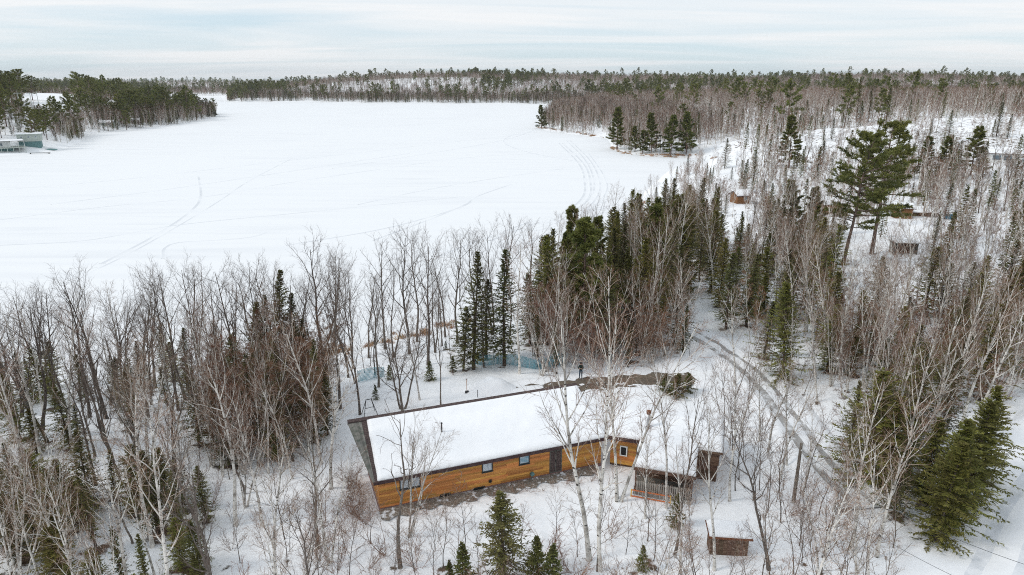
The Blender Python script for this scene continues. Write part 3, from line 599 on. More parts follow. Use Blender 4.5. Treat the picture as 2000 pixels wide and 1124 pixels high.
    x, z = on_wall(873, 920); v = MB(); v.box(x - .42, x + .42, WY - .06, WY - .03, z - .07, z + .07)
    for i in range(6): v.box(x - .40 + i * .135, x - .36 + i * .135, WY - .08, WY - .06, z - .06, z + .06)
    v.build('soffit_vent', m_weather, root)
    # roof: two slopes with a prow that runs out past the end wall at the ridge
    EZ, RZ, RY, BY = 2.80, 4.50, 6.2, 12.4; T = .17; xl0, xr0, xl1, xr1 = -.02, 18.55, -.86, 18.75
    r = MB(); r.hexa([(xl0, -.05, EZ - T), (xr0, -.05, EZ - T), (xr1, RY, RZ - T), (xl1, RY, RZ - T)], [(xl0, -.05, EZ), (xr0, -.05, EZ), (xr1, RY, RZ), (xl1, RY, RZ)])
    roof = r.build('roof', m_weather, root)
    fa = MB(); fa.box(xl0, xr0, -.09, -.052, EZ - .24, EZ + .03); fa.build('fascia', m_darkwood, roof)
    sl = (RZ - EZ) / (RY + .05)
    zr = lambda y: EZ + (y + .05) * sl
    sh = MB(); n = 34
    for i in range(n):                                   # shingle courses left bare along the end of the roof
        y0, y1 = -.05 + (RY - .05) * i / n, -.05 + (RY - .05) * (i + 1) / n; q = lambda y: (.10 + .06 * y / RY, .30 + .30 * y / RY)
        (a0, b0), (a1, b1) = q(y0), q(y1); sh = MB(); sh.hexa([(a0, y0, zr(y0) + .002), (b0, y0, zr(y0) + .002), (b1, y1, zr(y1) + .002), (a1, y1, zr(y1) + .002)], [(a0, y0, zr(y0) + .035), (b0, y0, zr(y0) + .035), (b1, y1, zr(y1) + .012), (a1, y1, zr(y1) + .012)]); sh.build('shingle', m_shingle, roof)
    for i in range(5):                                   # weathered prow boards
        f0, f1 = i / 5, (i + 1) / 5; q = lambda y, f: xl0 + (xl1 - xl0) * y / RY + ((.098 + .06 * y / RY) - (xl0 + (xl1 - xl0) * y / RY)) * f
        pb = MB(); hh = random.uniform(.006, .02); pb.hexa([(q(0, f0), 0, zr(0) + .002), (q(0, f1) - .006, 0, zr(0) + .002), (q(RY - .1, f1) - .012, RY - .1, zr(RY - .1) + .002), (q(RY - .1, f0), RY - .1, zr(RY - .1) + .002)], [(q(0, f0), 0, zr(0) + hh), (q(0, f1) - .006, 0, zr(0) + hh), (q(RY - .1, f1) - .012, RY - .1, zr(RY - .1) + hh), (q(RY - .1, f0), RY - .1, zr(RY - .1) + hh)]); pb.build('prow_board', m_weather, roof)
    rb = MB(); rb.hexa([(xl1 - .03, RY - .10, RZ + .002), (xr1, RY - .10, RZ + .002), (xr1, RY + .16, RZ - .25), (xl1 - .03, RY + .16, RZ - .25)], [(xl1 - .03, RY - .10, RZ + .10), (xr1, RY - .10, RZ + .10), (xr1, RY + .16, RZ + .22), (xl1 - .03, RY + .16, RZ + .22)]); rb.build('ridge_board', m_shingle, roof)
    so = snow_slab('roof_snow', [(.32, -.02, EZ), (18.5, -.02, EZ), (18.72, RY - .14, RZ - .02), (.56, RY - .14, RZ - .02)], .25, roof, 110, 40, 1, ridge=.08, lump=.17)
    vp = at(863, 849, ZG + 3.75); vl = Mi @ vp; p = MB(); zz = zr(vl.y); p.tube([(vl.x, vl.y, zz - .1), (vl.x, vl.y, zz + 1.05)], .055, 10); p.tube([(vl.x, vl.y, zz + .95), (vl.x, vl.y, zz + 1.06)], .075, 10); p.build('vent_pipe', m_black, roof)
    gb = MB(); n_ = 40
    for i in range(n_):
        a_, c_ = .3 + 17.5 * i / n_, .3 + 17.5 * (i + 1) / n_; w0 = .55 + .25 * math.sin(i * 1.7) + .15 * math.sin(i * .6); gb.quad((a_, -.05 - w0, .10), (c_, -.05 - (.55 + .25 * math.sin((i + 1) * 1.7) + .15 * math.sin((i + 1) * .6)), .10), (c_, WY - .02, .20), (a_, WY - .02, .20))
    gb.build('gravel_border', m_border, root)
    # meter on its conduit against the foundation
    x, z = on_wall(1038, 924); mm = MB(); mm.tube([(x, WY - .14, -.3), (x, WY - .14, z - .1)], .03, 8); mm.tube([(x, WY - .10, z), (x, WY - .26, z)], .17, 14); mm.build('power_meter', m_teal, root)
m_border = mat('pebble_border', (.20, .17, .14), .9, .1, noise=[(9, (.40, .37, .34), .5, .62), (2.5, (.80, .82, .85), .56, .64)], bump=(12, .6, .05))
m_blueglass = mat('blue_blind', (.20, .36, .46), .25, .5, noise=(2, (.42, .52, .58), .45, .6, (1, 1, 3)))
build_house()

# ------------------------------------------------------------------ the small cabin with the deck
CROT = math.atan2(-.306, .952); C0 = Vector((9.19, 45.0, ZG))
m_picket = mat('grey_pickets', (.36, .335, .30), .9, .1, noise=(3, (.24, .22, .20), .45, .65, (1, 1, .3)), objvar=.22)
def build_cabin():
    root = empty('guest_cabin', C0, CROT); tag(root, 'small brown cabin under deep snow with a metal chimney pipe beside the long house', 'cabin')
    w_ = MB(); w_.box(.25, 4.1, 2.0, 3.6, -.4, 2.5); w_.box(-2.4, 5.9, 3.6, 8.6, -.4, 2.62); wall = w_.build('wall', m_brownwood, root)
    for z in np.arange(.2, 2.55, .19):
        for x0, x1, y in ((-2.42, -.24, 3.57), (4.2, 5.92, 3.57)):
            q = MB(); q.box(x0, x1, y - random.uniform(.012, .02), y + .028, z, z + .185); q.build('siding_board', m_cedar if x0 < 0 else m_brownwood, wall)
    # gable shingles over the side wing
    g = MB(); g.box(4.15, 6.0, 3.42, 3.535, 1.5, 2.6); g.build('apron', m_brownwood, root)
    wn = MB(); x0, x1, z0, z1 = -1.65, -1.05, 1.0, 1.9
    for a in ((x0, x1, z0, z0 + .09), (x0, x1, z1 - .09, z1)): wn.box(a[0], a[1], 3.48, 3.55, a[2], a[3])
    for a in ((x0, x0 + .09), (x1 - .09, x1)): wn.box(a[0], a[1], 3.48, 3.55, z0 + .09, z1 - .09)
    wo = wn.build('window', m_white, root); p = MB(); p.box(x0 + .09, x1 - .09, 3.50, 3.51, z0 + .09, z1 - .09); p.build('pane', m_dark, wo)
    cb = MB(); cb.box(-.24, -.02, 2.6, 3.56, -.3, 2.45); cb.build('corner_boarding', m_weather, root)
    r = MB(); r.hexa([(-.1, -.3, 2.28), (4.45, -.3, 2.28), (4.45, 3.5, 2.80), (-.1, 3.5, 2.80)], [(-.1, -.3, 2.44), (4.45, -.3, 2.44), (4.45, 3.5, 2.96), (-.1, 3.5, 2.96)])
    r.hexa([(-2.75, 3.2, 2.60), (6.25, 3.2, 2.60), (6.25, 6.2, 3.25), (-2.75, 6.2, 3.25)], [(-2.75, 3.2, 2.75), (6.25, 3.2, 2.75), (6.25, 6.2, 3.40), (-2.75, 6.2, 3.40)])
    r.hexa([(-2.75, 6.203, 3.25), (6.25, 6.203, 3.25), (6.25, 9.2, 2.6), (-2.75, 9.2, 2.6)], [(-2.75, 6.203, 3.40), (6.25, 6.203, 3.40), (6.25, 9.2, 2.75), (-2.75, 9.2, 2.75)])
    roof = r.build('roof', m_brownwood, root)
    f = MB(); f.box(-.12, 4.47, -.36, -.303, 2.26, 2.5); f.build('fascia', m_brownwood, roof)
    f = MB(); f.box(-2.78, -.12, 3.13, 3.196, 2.5, 2.78); f.build('fascia', m_darkwood, roof)
    snow_slab('roof_snow', [(-.05, -.22, 2.45), (4.4, -.22, 2.45), (4.4, 3.7, 2.98), (-.05, 3.7, 2.98)], .30, roof, 30, 24, 11)
    snow_slab('roof_snow', [(-2.7, 3.25, 2.77), (6.2, 3.25, 2.77), (6.2, 6.3, 3.42), (-2.7, 6.3, 3.42)], .34, roof, 50, 20, 14)
    snow_slab('roof_snow', [(-2.7, 6.1, 3.43), (6.2, 6.1, 3.43), (6.2, 9.15, 2.76), (-2.7, 9.15, 2.76)], .34, roof, 50, 20, 17)
    c = MB(); c.tube([(.35, 4.5, 2.9), (.35, 4.5, 4.55)], .13, 12); ch = c.build('chimney_pipe', m_steel, root, smooth=True)
    c = MB(); c.tube([(.35, 4.5, 4.552), (.35, 4.5, 4.68), (.35, 4.5, 4.82), (.35, 4.5, 4.86)], [.15, .19, .19, .07], 12); c.build('cap', m_rust, ch)
    c = MB(); c.tube([(.35, 4.5, 3.30), (.35, 4.5, 3.42)], [.30, .16], 12); c.build('flashing', m_steel, ch)
    # deck with its picket rail
    dk = MB(); dk.box(.0, 4.25, -.05, 1.98, .30, .38); deck = dk.build('deck', m_brownwood, root)
    for i in range(14): q = MB(); q.box(.0 + i * .305, .0 + i * .305 + .295, -.08, 1.95, .382, .415); q.build('plank', m_weather, deck)
    s = MB(); s.box(.0, 4.25, -.10, -.052, -.35, .30); s.build('skirt', m_picket, deck)
    for i in range(25):
        q = MB(); x = .22 + i * .162; q.box(x, x + .105, -.135, -.112, .36, 1.28 + random.uniform(-.02, .02)); q.build('picket', m_picket, deck)
    for z in (.55, 1.10): q = MB(); q.box(.15, 4.25, -.108, -.082, z, z + .09); q.build('rail', m_picket, deck)
    for x in (.12, 2.1, 4.22): q = MB(); q.box(x - .05, x + .05, -.078, .02, .3, 2.25 if x != 2.1 else 1.34); q.build('post', m_brownwood, deck)
build_cabin()
def build_ladder():
    root = empty('extension_ladder', C0 + Matrix.Rotation(CROT, 3, 'Z') @ Vector((.0, -.42, -.02)), CROT); tag(root, 'orange ladder lying on its side against the deck rail of the small cabin', 'ladder')
    for z in (.08, .52):
        q = MB(); q.box(-.1, 2.75, -.06 if z < .3 else .05, -.02 if z < .3 else .09, z, z + .09); q.build('side_rail', m_orange, root)
    for i in range(9):
        q = MB(); x = .12 + i * .31; q.tube([(x, -.03, .16), (x, .06, .53)], .026, 6); q.build('rung', m_steel, root)
    for x in (-.14, 2.75):
        q = MB(); q.hexa([(x, -.07, .06), (x + .07, -.07, .06), (x + .07, -.01, .06), (x, -.01, .06)], [(x, .04, .63), (x + .07, .04, .63), (x + .07, .10, .63), (x, .10, .63)]); q.build('end_cap', m_yellow, root)
build_ladder()

# ------------------------------------------------------------------ the other buildings on the shores
def small_house(name, label, cat, u, v, wid, dep, wh, rise, rz, mw, windows=(), roofm=None, porch=False, zoff=0, mfront=None):
    p = ground_at(u, v); root = empty(name, (p.x, p.y, p.z + zoff), rz); tag(root, label, cat)
    b = MB(); b.box(-wid / 2, wid / 2, 0, dep, -1.5, wh); b.quad((-wid / 2, .001, wh), (-wid / 2, dep / 2, wh + rise), (-wid / 2, dep, wh)); b.quad((wid / 2, .001, wh), (wid / 2, dep, wh), (wid / 2, dep / 2, wh + rise)); b.build('wall', mw, root)
    r = MB(); o = .4; e = rise / (dep / 2) * o; x0, x1 = -wid / 2 - o, wid / 2 + o
    r.hexa([(x0, -o, wh - e + .02), (x1, -o, wh - e + .02), (x1, dep / 2, wh + rise + .02), (x0, dep / 2, wh + rise + .02)], [(x0, -o, wh - e + .16), (x1, -o, wh - e + .16), (x1, dep / 2, wh + rise + .16), (x0, dep / 2, wh + rise + .16)])
    r.hexa([(x0, dep / 2 + .002, wh + rise + .02), (x1, dep / 2 + .002, wh + rise + .02), (x1, dep + o, wh - e + .02), (x0, dep + o, wh - e + .02)], [(x0, dep / 2 + .002, wh + rise + .16), (x1, dep / 2 + .002, wh + rise + .16), (x1, dep + o, wh - e + .16), (x0, dep + o, wh - e + .16)])
    ro = r.build('roof', roofm or m_darkwood, root)
    snow_slab('roof_snow', [(x0 + .05, -o + .05, wh - e + .165), (x1 - .05, -o + .05, wh - e + .165), (x1 - .05, dep / 2, wh + rise + .165), (x0 + .05, dep / 2, wh + rise + .165)], .32, ro, 20, 10, wid)
    snow_slab('roof_snow', [(x0 + .05, dep / 2, wh + rise + .165), (x1 - .05, dep / 2, wh + rise + .165), (x1 - .05, dep + o - .05, wh - e + .165), (x0 + .05, dep + o - .05, wh - e + .165)], .32, ro, 20, 10, wid + 3)
    for (x, z, ww, hh) in windows:
        f = MB(); f.box(x - ww / 2, x + ww / 2, -.06, .02, z, z + hh); fo = f.build('window', m_white, root); g = MB(); g.box(x - ww / 2 + .1, x + ww / 2 - .1, -.075, -.062, z + .1, z + hh - .1); g.build('pane', m_glass, fo)
    return root, p
rt, _ = small_house('lake_house', 'pale house with dark picture windows on the wooded rise', 'house', 1960, 322, 9, 8, 3.0, 1.5, R(-25), m_white, [(-2.2, .9, 2.4, 1.6), (.8, .9, 2.4, 1.6), (3.3, 1.0, 1.2, 1.3)])
small_house('board_shed', 'ochre boarded shed beside the wood pile in the clearing', 'shed', 1765, 428, 3.4, 3.2, 2.3, .6, R(-12), m_ochre, [])
small_house('red_cabin', 'red brown cabin half hidden behind the two tall pines', 'cabin', 1628, 418, 5.5, 4.5, 2.3, 1.2, R(10), m_ochre, [(1.2, 1.0, .9, .9)])
small_house('shore_cabin', 'dark ochre cabin among birches near the bay', 'cabin', 1452, 400, 3.6, 3.4, 2.1, .9, R(14), m_ochre, [(.4, .9, .9, .9)])
small_house('hilltop_house', 'white house on the skyline among bare birches', 'house', 1489, 170, 16, 8, 4, 2, R(8), m_white, [(-4, 1.2, 2, 1.6), (0, 1.2, 2, 1.6), (4, 1.2, 2, 1.6)])
small_house('far_cabin', 'small white cabin on the far shore beyond the peninsula', 'cabin', 1193, 203, 9, 7, 3.2, 1.6, R(-5), m_sage, [(0, 1, 2.5, 1.4)])
small_house('snowy_bungalow', 'low snow roofed bungalow under the pines of the wooded point', 'house', 208, 249, 9, 6, 2.6, 1.3, R(20), m_sage, [(-2, .9, 1.6, 1.1), (1.5, .9, 1.6, 1.1)])
small_house('shore_bungalow', 'low snow roofed cottage behind spruces on the wooded point', 'house', 262, 243, 8, 6, 2.6, 1.3, R(24), m_brownwood, [(0, .9, 1.8, 1.1)])
def open_shed():
    p = ground_at(1768, 498); root = empty('open_shed', p, R(-8)); tag(root, 'small grey open fronted lean-to with snow on its flat roof', 'shed')
    b = MB(); b.box(-1.9, 1.9, 2.4, 2.5, -.4, 1.9); b.box(-1.9, -1.8, 0, 2.398, -.4, 2.0); b.box(1.8, 1.9, 0, 2.398, -.4, 2.0); b.build('wall', m_weather, root)
    for x in (-1.85, -.6, 1.85): q = MB(); q.box(x - .07, x + .07, -.12, -.003, -.4, 2.05); q.build('post', m_weather, root)
    r = MB(); r.hexa([(-2.1, -.4, 2.06), (2.1, -.4, 2.06), (2.1, 2.8, 1.92), (-2.1, 2.8, 1.92)], [(-2.1, -.4, 2.16), (2.1, -.4, 2.16), (2.1, 2.8, 2.02), (-2.1, 2.8, 2.02)]); ro = r.build('roof', m_weather, root)
    snow_slab('roof_snow', [(-2.05, -.35, 2.17), (2.05, -.35, 2.17), (2.05, 2.75, 2.03), (-2.05, 2.75, 2.03)], .28, ro, 16, 12, 31)
    lg = MB()
    for k in range(30): lg.tube([(-1.6 + (k % 10) * .34, .9 + .0, .12 + (k // 10) * .3), (-1.6 + (k % 10) * .34, 2.2, .12 + (k // 10) * .3)], .14, 6)
    w_ = lg.build('stacked_firewood', m_brownwood); w_.location = p; w_.rotation_euler = (0, 0, R(-8)); tag(w_, 'brown split logs stacked inside the open grey lean-to', 'firewood', kind='stuff')
open_shed()
def wood_pile(u, v, L_, label, cloth=False):
    p = ground_at(u, v); root = empty('wood_pile', p, R(-10)); tag(root, label, 'wood pile')
    lg = MB(); nx = int(L_ / .3)
    for r_ in range(3):
        for k in range(nx): lg.tube([(-L_ / 2 + k * .3 + .15 * (r_ % 2), 0, .15 + r_ * .27), (-L_ / 2 + k * .3 + .15 * (r_ % 2), .9, .15 + r_ * .27)], .14 + .015 * math.sin(k * 7 + r_), 6)
    lo = lg.build('logs', m_brownwood, root); lo['kind'] = 'stuff'
    snow_slab('snow_cap', [(-L_ / 2 - .1, -.1, .85), (L_ / 2 + .1, -.1, .85), (L_ / 2 + .1, 1., .85), (-L_ / 2 - .1, 1., .85)], .25, root, 20, 6, u)
wood_pile(1805, 424, 6, 'long snow capped firewood pile beside the ochre shed')
def barrels():
    for i, (u, v) in enumerate(((1850, 428), (1857, 428))):
        p = ground_at(u, v); b = MB(); b.tube([(0, 0, 0), (0, 0, .1), (0, 0, .45), (0, 0, .5), (0, 0, .9), (0, 0, 1.0)], [.5, .55, .55, .58, .55, .5], 14)
        o = b.build('blue_drum', m_bluetarp); o.location = p; tag(o, 'bright blue plastic drum at the end of the firewood pile', 'drum', 'blue drums by the firewood pile')
m_bluetarp = mat('blue_plastic', (.05, .24, .36), .5, .4)
barrels()
def boathouses():
    p = ground_at(20, 300); root = empty('boathouse', (p.x, p.y, max(p.z, .6)), R(38)); tag(root, 'pale boathouse on posts with a railed upper deck at the lake edge', 'boathouse')
    b = MB(); b.box(-8, 2.0, 3, 10, -.5, 2.2); b.build('lower_wall', m_teal, root)
    b = MB(); b.box(-8, 1.0, 3.5, 10, 2.4, 5.2); b.build('wall', m_white, root)
    d = MB(); d.box(-8.5, 6.5, -.2, 10.3, 2.202, 2.398); deck = d.build('deck', m_sage, root)
    for x in np.arange(-8, 7, 2.4):
        q = MB(); q.box(x - .12, x + .12, 0, .24, -1, 2.2); q.build('post', m_sage, deck)
        q = MB(); q.box(x - .06, x + .06, -.1, .02, 2.4, 3.4); q.build('rail_post', m_sage, deck)
        q = MB(); q.box(x - .1, x + .1, 2.9, 3.1, 2.4, 5.0); q.build('roof_post', m_white, deck)
    for z in (2.9, 3.35): q = MB(); q.box(-8.3, 6.4, -.14, -.102, z, z + .1); q.build('rail', m_sage, deck)
    for x in (-6, -3): q = MB(); q.box(x - .9, x + .9, 3.44, 3.52, 3.0, 4.6); wo = q.build('window', m_white, root); g = MB(); g.box(x - .75, x + .75, 3.425, 3.437, 3.15, 4.45); g.build('pane', m_glass, wo)
    r = MB(); r.box(-9, 6.6, 2.2, 10.8, 5.2, 5.4); ro = r.build('roof', m_weather, root); snow_slab('roof_snow', [(-8.9, 2.3, 5.41), (6.5, 2.3, 5.41), (6.5, 10.7, 5.41), (-8.9, 10.7, 5.41)], .35, ro, 24, 14, 51)
    p = ground_at(60, 290); root = empty('boathouse', (p.x, p.y, max(p.z, .8)), R(28)); tag(root, 'square pale green boathouse with a teal base and flat snowy roof', 'boathouse')
    b = MB(); b.box(-4.5, 4.5, 0, 8, -1, 2.6); b.build('lower_wall', m_teal, root); b = MB(); b.box(-4.9, 4.9, -.3, 8.3, 2.602, 6.0); b.build('wall', m_sage, root)
    for x in (-3, 0, 3): q = MB(); q.box(x - .5, x + .5, -.38, -.303, 4.4, 5.2); wo = q.build('window', m_white, root); g = MB(); g.box(x - .4, x + .4, -.395, -.383, 4.5, 5.1); g.build('pane', m_glass, wo)
    r = MB(); r.box(-5.6, 5.6, -1, 9, 6.0, 6.25); ro = r.build('roof', m_sage, root); snow_slab('roof_snow', [(-5.5, -.9, 6.26), (5.5, -.9, 6.26), (5.5, 8.9, 6.26), (-5.5, 8.9, 6.26)], .4, ro, 20, 16, 61)
    for (u, v, L_, lab) in ((78, 301, 9, 'long grey dock section pulled up on the snowy bank by the boathouses'), (100, 294, 7, 'overturned dark rowing boat on the bank by the boathouses')):
        p = ground_at(u, v); z = max(p.z, .15)
        if 'dock' in lab:
            root = empty('dock_section', (p.x, p.y, z), R(12)); tag(root, lab, 'dock'); q = MB(); q.box(-L_ / 2, L_ / 2, -.5, .5, .3, .42); q.build('deck', m_weather, root)
            for x in (-L_ / 2 + .5, L_ / 2 - .5): q = MB(); q.box(x - .1, x + .1, -.45, .45, -.2, .298); q.build('trestle', m_weather, root)
        else:
            q = MB(); n = 9
            for i in range(n - 1):
                def sec(i):
                    t = i / (n - 1); ww = .75 * math.sin(math.pi * (.12 + .80 * t)) + .05; hh = .75 * math.sin(math.pi * (.2 + .6 * t)); x = -L_ / 2 + L_ * t; return [(x, -ww, 0), (x, -ww * .8, hh * .6), (x, 0, hh), (x, ww * .8, hh * .6), (x, ww, 0)]
                a, b_ = sec(i), sec(i + 1)
                for k in range(4): q.quad(a[k], b_[k], b_[k + 1], a[k + 1])
            for i in (0, n - 1): q.quad(*sec(i))
            o = q.build('rowing_boat', m_teal); o.location = (p.x, p.y, z); o.rotation_euler = (0, 0, R(-8)); tag(o, lab, 'boat')
boathouses()
m_hutwood = mat('hut_planks', (.115, .072, .05), .9, .1, noise=(2.5, (.20, .14, .10), .45, .65, (1, 1, 3)), objvar=.25)
def brown_hut():
    p = ground_at(1422, 1092); root = empty('garden_hut', p, R(-6)); tag(root, 'low rust brown plank hut with a snowy roof among the bare saplings', 'hut')
    b = MB(); b.box(-1.2, 1.2, .03, 1.2, -.4, 1.35); wl = b.build('wall', m_brownwood, root)
    for i in range(9): q = MB(); q.box(-1.2 + i * .267, -1.2 + i * .267 + .258, random.uniform(-.02, 0), .028, -.3, 1.36); q.build('plank', m_hutwood, wl)
    r = MB(); r.hexa([(-1.4, -.25, 1.37), (1.4, -.25, 1.37), (1.4, 1.4, 1.55), (-1.4, 1.4, 1.55)], [(-1.4, -.25, 1.45), (1.4, -.25, 1.45), (1.4, 1.4, 1.63), (-1.4, 1.4, 1.63)]); ro = r.build('roof', m_rust, root)
    snow_slab('roof_snow', [(-1.35, -.15, 1.46), (1.35, -.15, 1.46), (1.35, 1.35, 1.63), (-1.35, 1.35, 1.63)], .24, ro, 14, 12, 71)
brown_hut()

# ------------------------------------------------------------------ driveway, road, tracks
m_gravel = mat('wet_gravel', (.125, .100, .078), .75, .3, noise=[(.5, (.19, .155, .115), .42, .62), (6, (.075, .062, .05), .5, .7), (1.1, (.78, .79, .81), .60, .66)], bump=(8, .5, .05))
m_rut = mat('worn_snow', (.38, .37, .36), .6, .3, noise=(.7, (.82, .83, .845), .50, .66), bump=(2.5, .5, .1))
m_sled = mat('sled_groove', (.69, .705, .73), .6, .3, noise=(.08, (.82, .83, .845), .45, .60))
def roads():
    gp = [ground_at(u, v) for u, v in ((1000, 772), (1040, 764), (1090, 757), (1140, 751), (1200, 745), (1260, 741), (1310, 739), (1352, 735))]
    o = ribbon('driveway', gp, [(-2.2, -.09), (-1.7, -.02), (-1.3, .045), (-.7, .05), (0, .045), (.8, .05), (1.2, .03), (1.6, -.02), (2.0, -.09)], [m_gravel], jitter=.8, step=.35, hj=.22); tag(o, 'bare wet brown gravel driveway behind the long house', 'driveway', kind='structure')
    sp = [ground_at(u, v) for u, v in ((960, 768), (1010, 758), (1060, 752), (1110, 746))]
    for off in (-1.0, .9):
        o = ribbon('snow_bank', [(p.x, p.y + off) for p in sp][:3 if off < 0 else 4], [(-.9, -.06), (-.4, .10), (0, .17), (.4, .1), (.9, -.06)], [m_snow], jitter=.9, step=.5); tag(o, 'ploughed snow ridge lying across the bare driveway', 'snow bank', 'ploughed ridges', kind='structure')
    dp = [ground_at(u, v) for u, v in ((1350, 652), (1385, 672), (1425, 697), (1470, 730), (1510, 775), (1550, 830), (1590, 885), (1640, 945), (1700, 1000))]
    o = ribbon('driveway_track', dp, [(-3.0, -.15), (-2.3, .36), (-1.7, .42), (-1.25, .16), (-1.0, .10), (-.5, .13), (.3, .16), (.6, .10), (.9, .11), (1.4, .40), (2.2, .36), (3.0, -.15)], [m_snow, m_rut], [0, 0, 0, 1, 1, 0, 1, 1, 0, 0, 0], jitter=.5, step=.6); tag(o, 'ploughed snow lane with tyre ruts curving through the birches', 'lane', kind='structure')
    gv = [ground_at(u, v) for u, v in ((1462, 736), (1484, 757), (1500, 776))]
    o = ribbon('lane_patch', gv, [(-1.3, .0), (-.8, .04), (-.3, .07), (.3, .075), (.8, .05), (1.3, .0)], [m_gravel], jitter=.8, step=.3, hj=.22); tag(o, 'bare gravel patch in the snowy lane', 'gravel', kind='structure')
    rp = [ground_at(u, v) for u, v in ((1905, 1240), (1955, 1110), (1995, 1020), (2050, 930), (2120, 850), (2220, 770))]
    o = ribbon('road', rp, [(-4.4, -.2), (-3.4, .30), (-2.6, .24), (-1.5, .15), (-1.2, .10), (-.6, .14), (.7, .15), (1.0, .10), (1.5, .14), (3.4, .18), (4.2, .40), (5.6, -.2)], [m_snow, m_track], [0, 0, 0, 1, 1, 0, 1, 1, 0, 0, 0], jitter=.25, step=.8); tag(o, 'snow packed road with tyre tracks beside the firs', 'road', kind='structure')
    T = [[(150, 545), (260, 492), (360, 435), (430, 392), (490, 352), (570, 310)], [(320, 505), (322, 485), (350, 474), (420, 470), (490, 464), (520, 455)], [(388, 345), (392, 385), (370, 415), (300, 462), (200, 515)],
        [(1060, 440), (1120, 415), (1180, 395), (1250, 388)], [(1110, 275), (1145, 310), (1165, 350), (1160, 385), (1110, 430), (1040, 450)], [(1095, 280), (1135, 320), (1148, 360), (1140, 392), (1080, 436)], [(1150, 300), (1180, 345), (1182, 380), (1120, 440)], [(1250, 410), (1225, 425), (1210, 455), (1200, 490)],
        [(700, 400), (830, 372), (960, 350), (1100, 330)], [(560, 480), (760, 445), (900, 405), (930, 385), (1000, 360)], [(730, 470), (850, 425), (920, 395)], [(0, 430), (200, 405), (400, 385), (600, 352), (900, 310), (1050, 300)], [(0, 372), (250, 350), (600, 310), (1000, 265)], [(0, 480), (170, 470), (350, 440), (600, 415), (900, 385)], [(1050, 258), (1000, 265), (985, 280), (1040, 300), (1150, 320)], [(650, 330), (900, 290), (1000, 270), (1050, 252)], [(100, 400), (400, 360), (800, 300)], [(950, 470), (1060, 430), (1170, 408), (1250, 395)], [(1040, 470), (1130, 432), (1215, 405)], [(860, 500), (960, 462), (1090, 428)]]
    for i, t in enumerate(T):
        pts = [at(u, v, 0) for u, v in t]; wd = (.34 + .1 * (i % 3)) * (.45 if i in (8, 9, 10, 11, 12, 13, 15, 16) else 1); zz = .006 + i * .002
        for s in ((-1.0, 1.0) if i in (4, 5, 7, 17) else (0,)):
            thin = i in (8, 9, 10, 11, 12, 13, 15, 16)
            prof = [(s - .50, -.03), (s - .32, zz), (s + .32, zz), (s + .50, -.03)] if thin else [(s - wd * 1.7, -.03), (s - wd, zz + .022), (s - wd * .7, zz + .004), (s + wd * .7, zz + .004), (s + wd, zz + .022), (s + wd * 1.7, -.03)]
            o = ribbon('sled_track', pts, prof, [m_sled, m_lake], [1, 0, 1] if thin else [1, 1, 0, 1, 1], step=2.0, ground=False); tag(o, 'faint snow machine track curving across the frozen lake', 'track', 'snow machine tracks on the lake', kind='structure')
roads()
def snow_pile(u, v, r_, h, label):
    p = ground_at(u, v); n = 28; g = np.linspace(-1, 1, n); X, Y = np.meshgrid(g, g); q = np.hypot(X, Y); Z = h * ss(1, .1, q) * (.6 + .9 * fbm(X * 3 + u, Y * 3, 4)) - .12 * (q > .9) - .1 * ss(.7, 1, q)
    i = np.arange(n * n).reshape(n, n); F = np.stack([i[:-1, :-1], i[:-1, 1:], i[1:, 1:], i[1:, :-1]], -1).reshape(-1, 4)
    o = link(bpy.data.objects.new('snow_pile', mesh_np('snow_pile', np.stack([X * r_ * 1.4, Y * r_, Z], -1).reshape(-1, 3), F, [m_snow], smooth=True))); o.location = p; tag(o, label, 'snow pile', kind='structure')
snow_pile(958, 762, 2.3, 1.0, 'lumpy heap of ploughed snow behind the long house'); snow_pile(1330, 715, 3.0, .9, 'snow heap beside the bend of the lane')
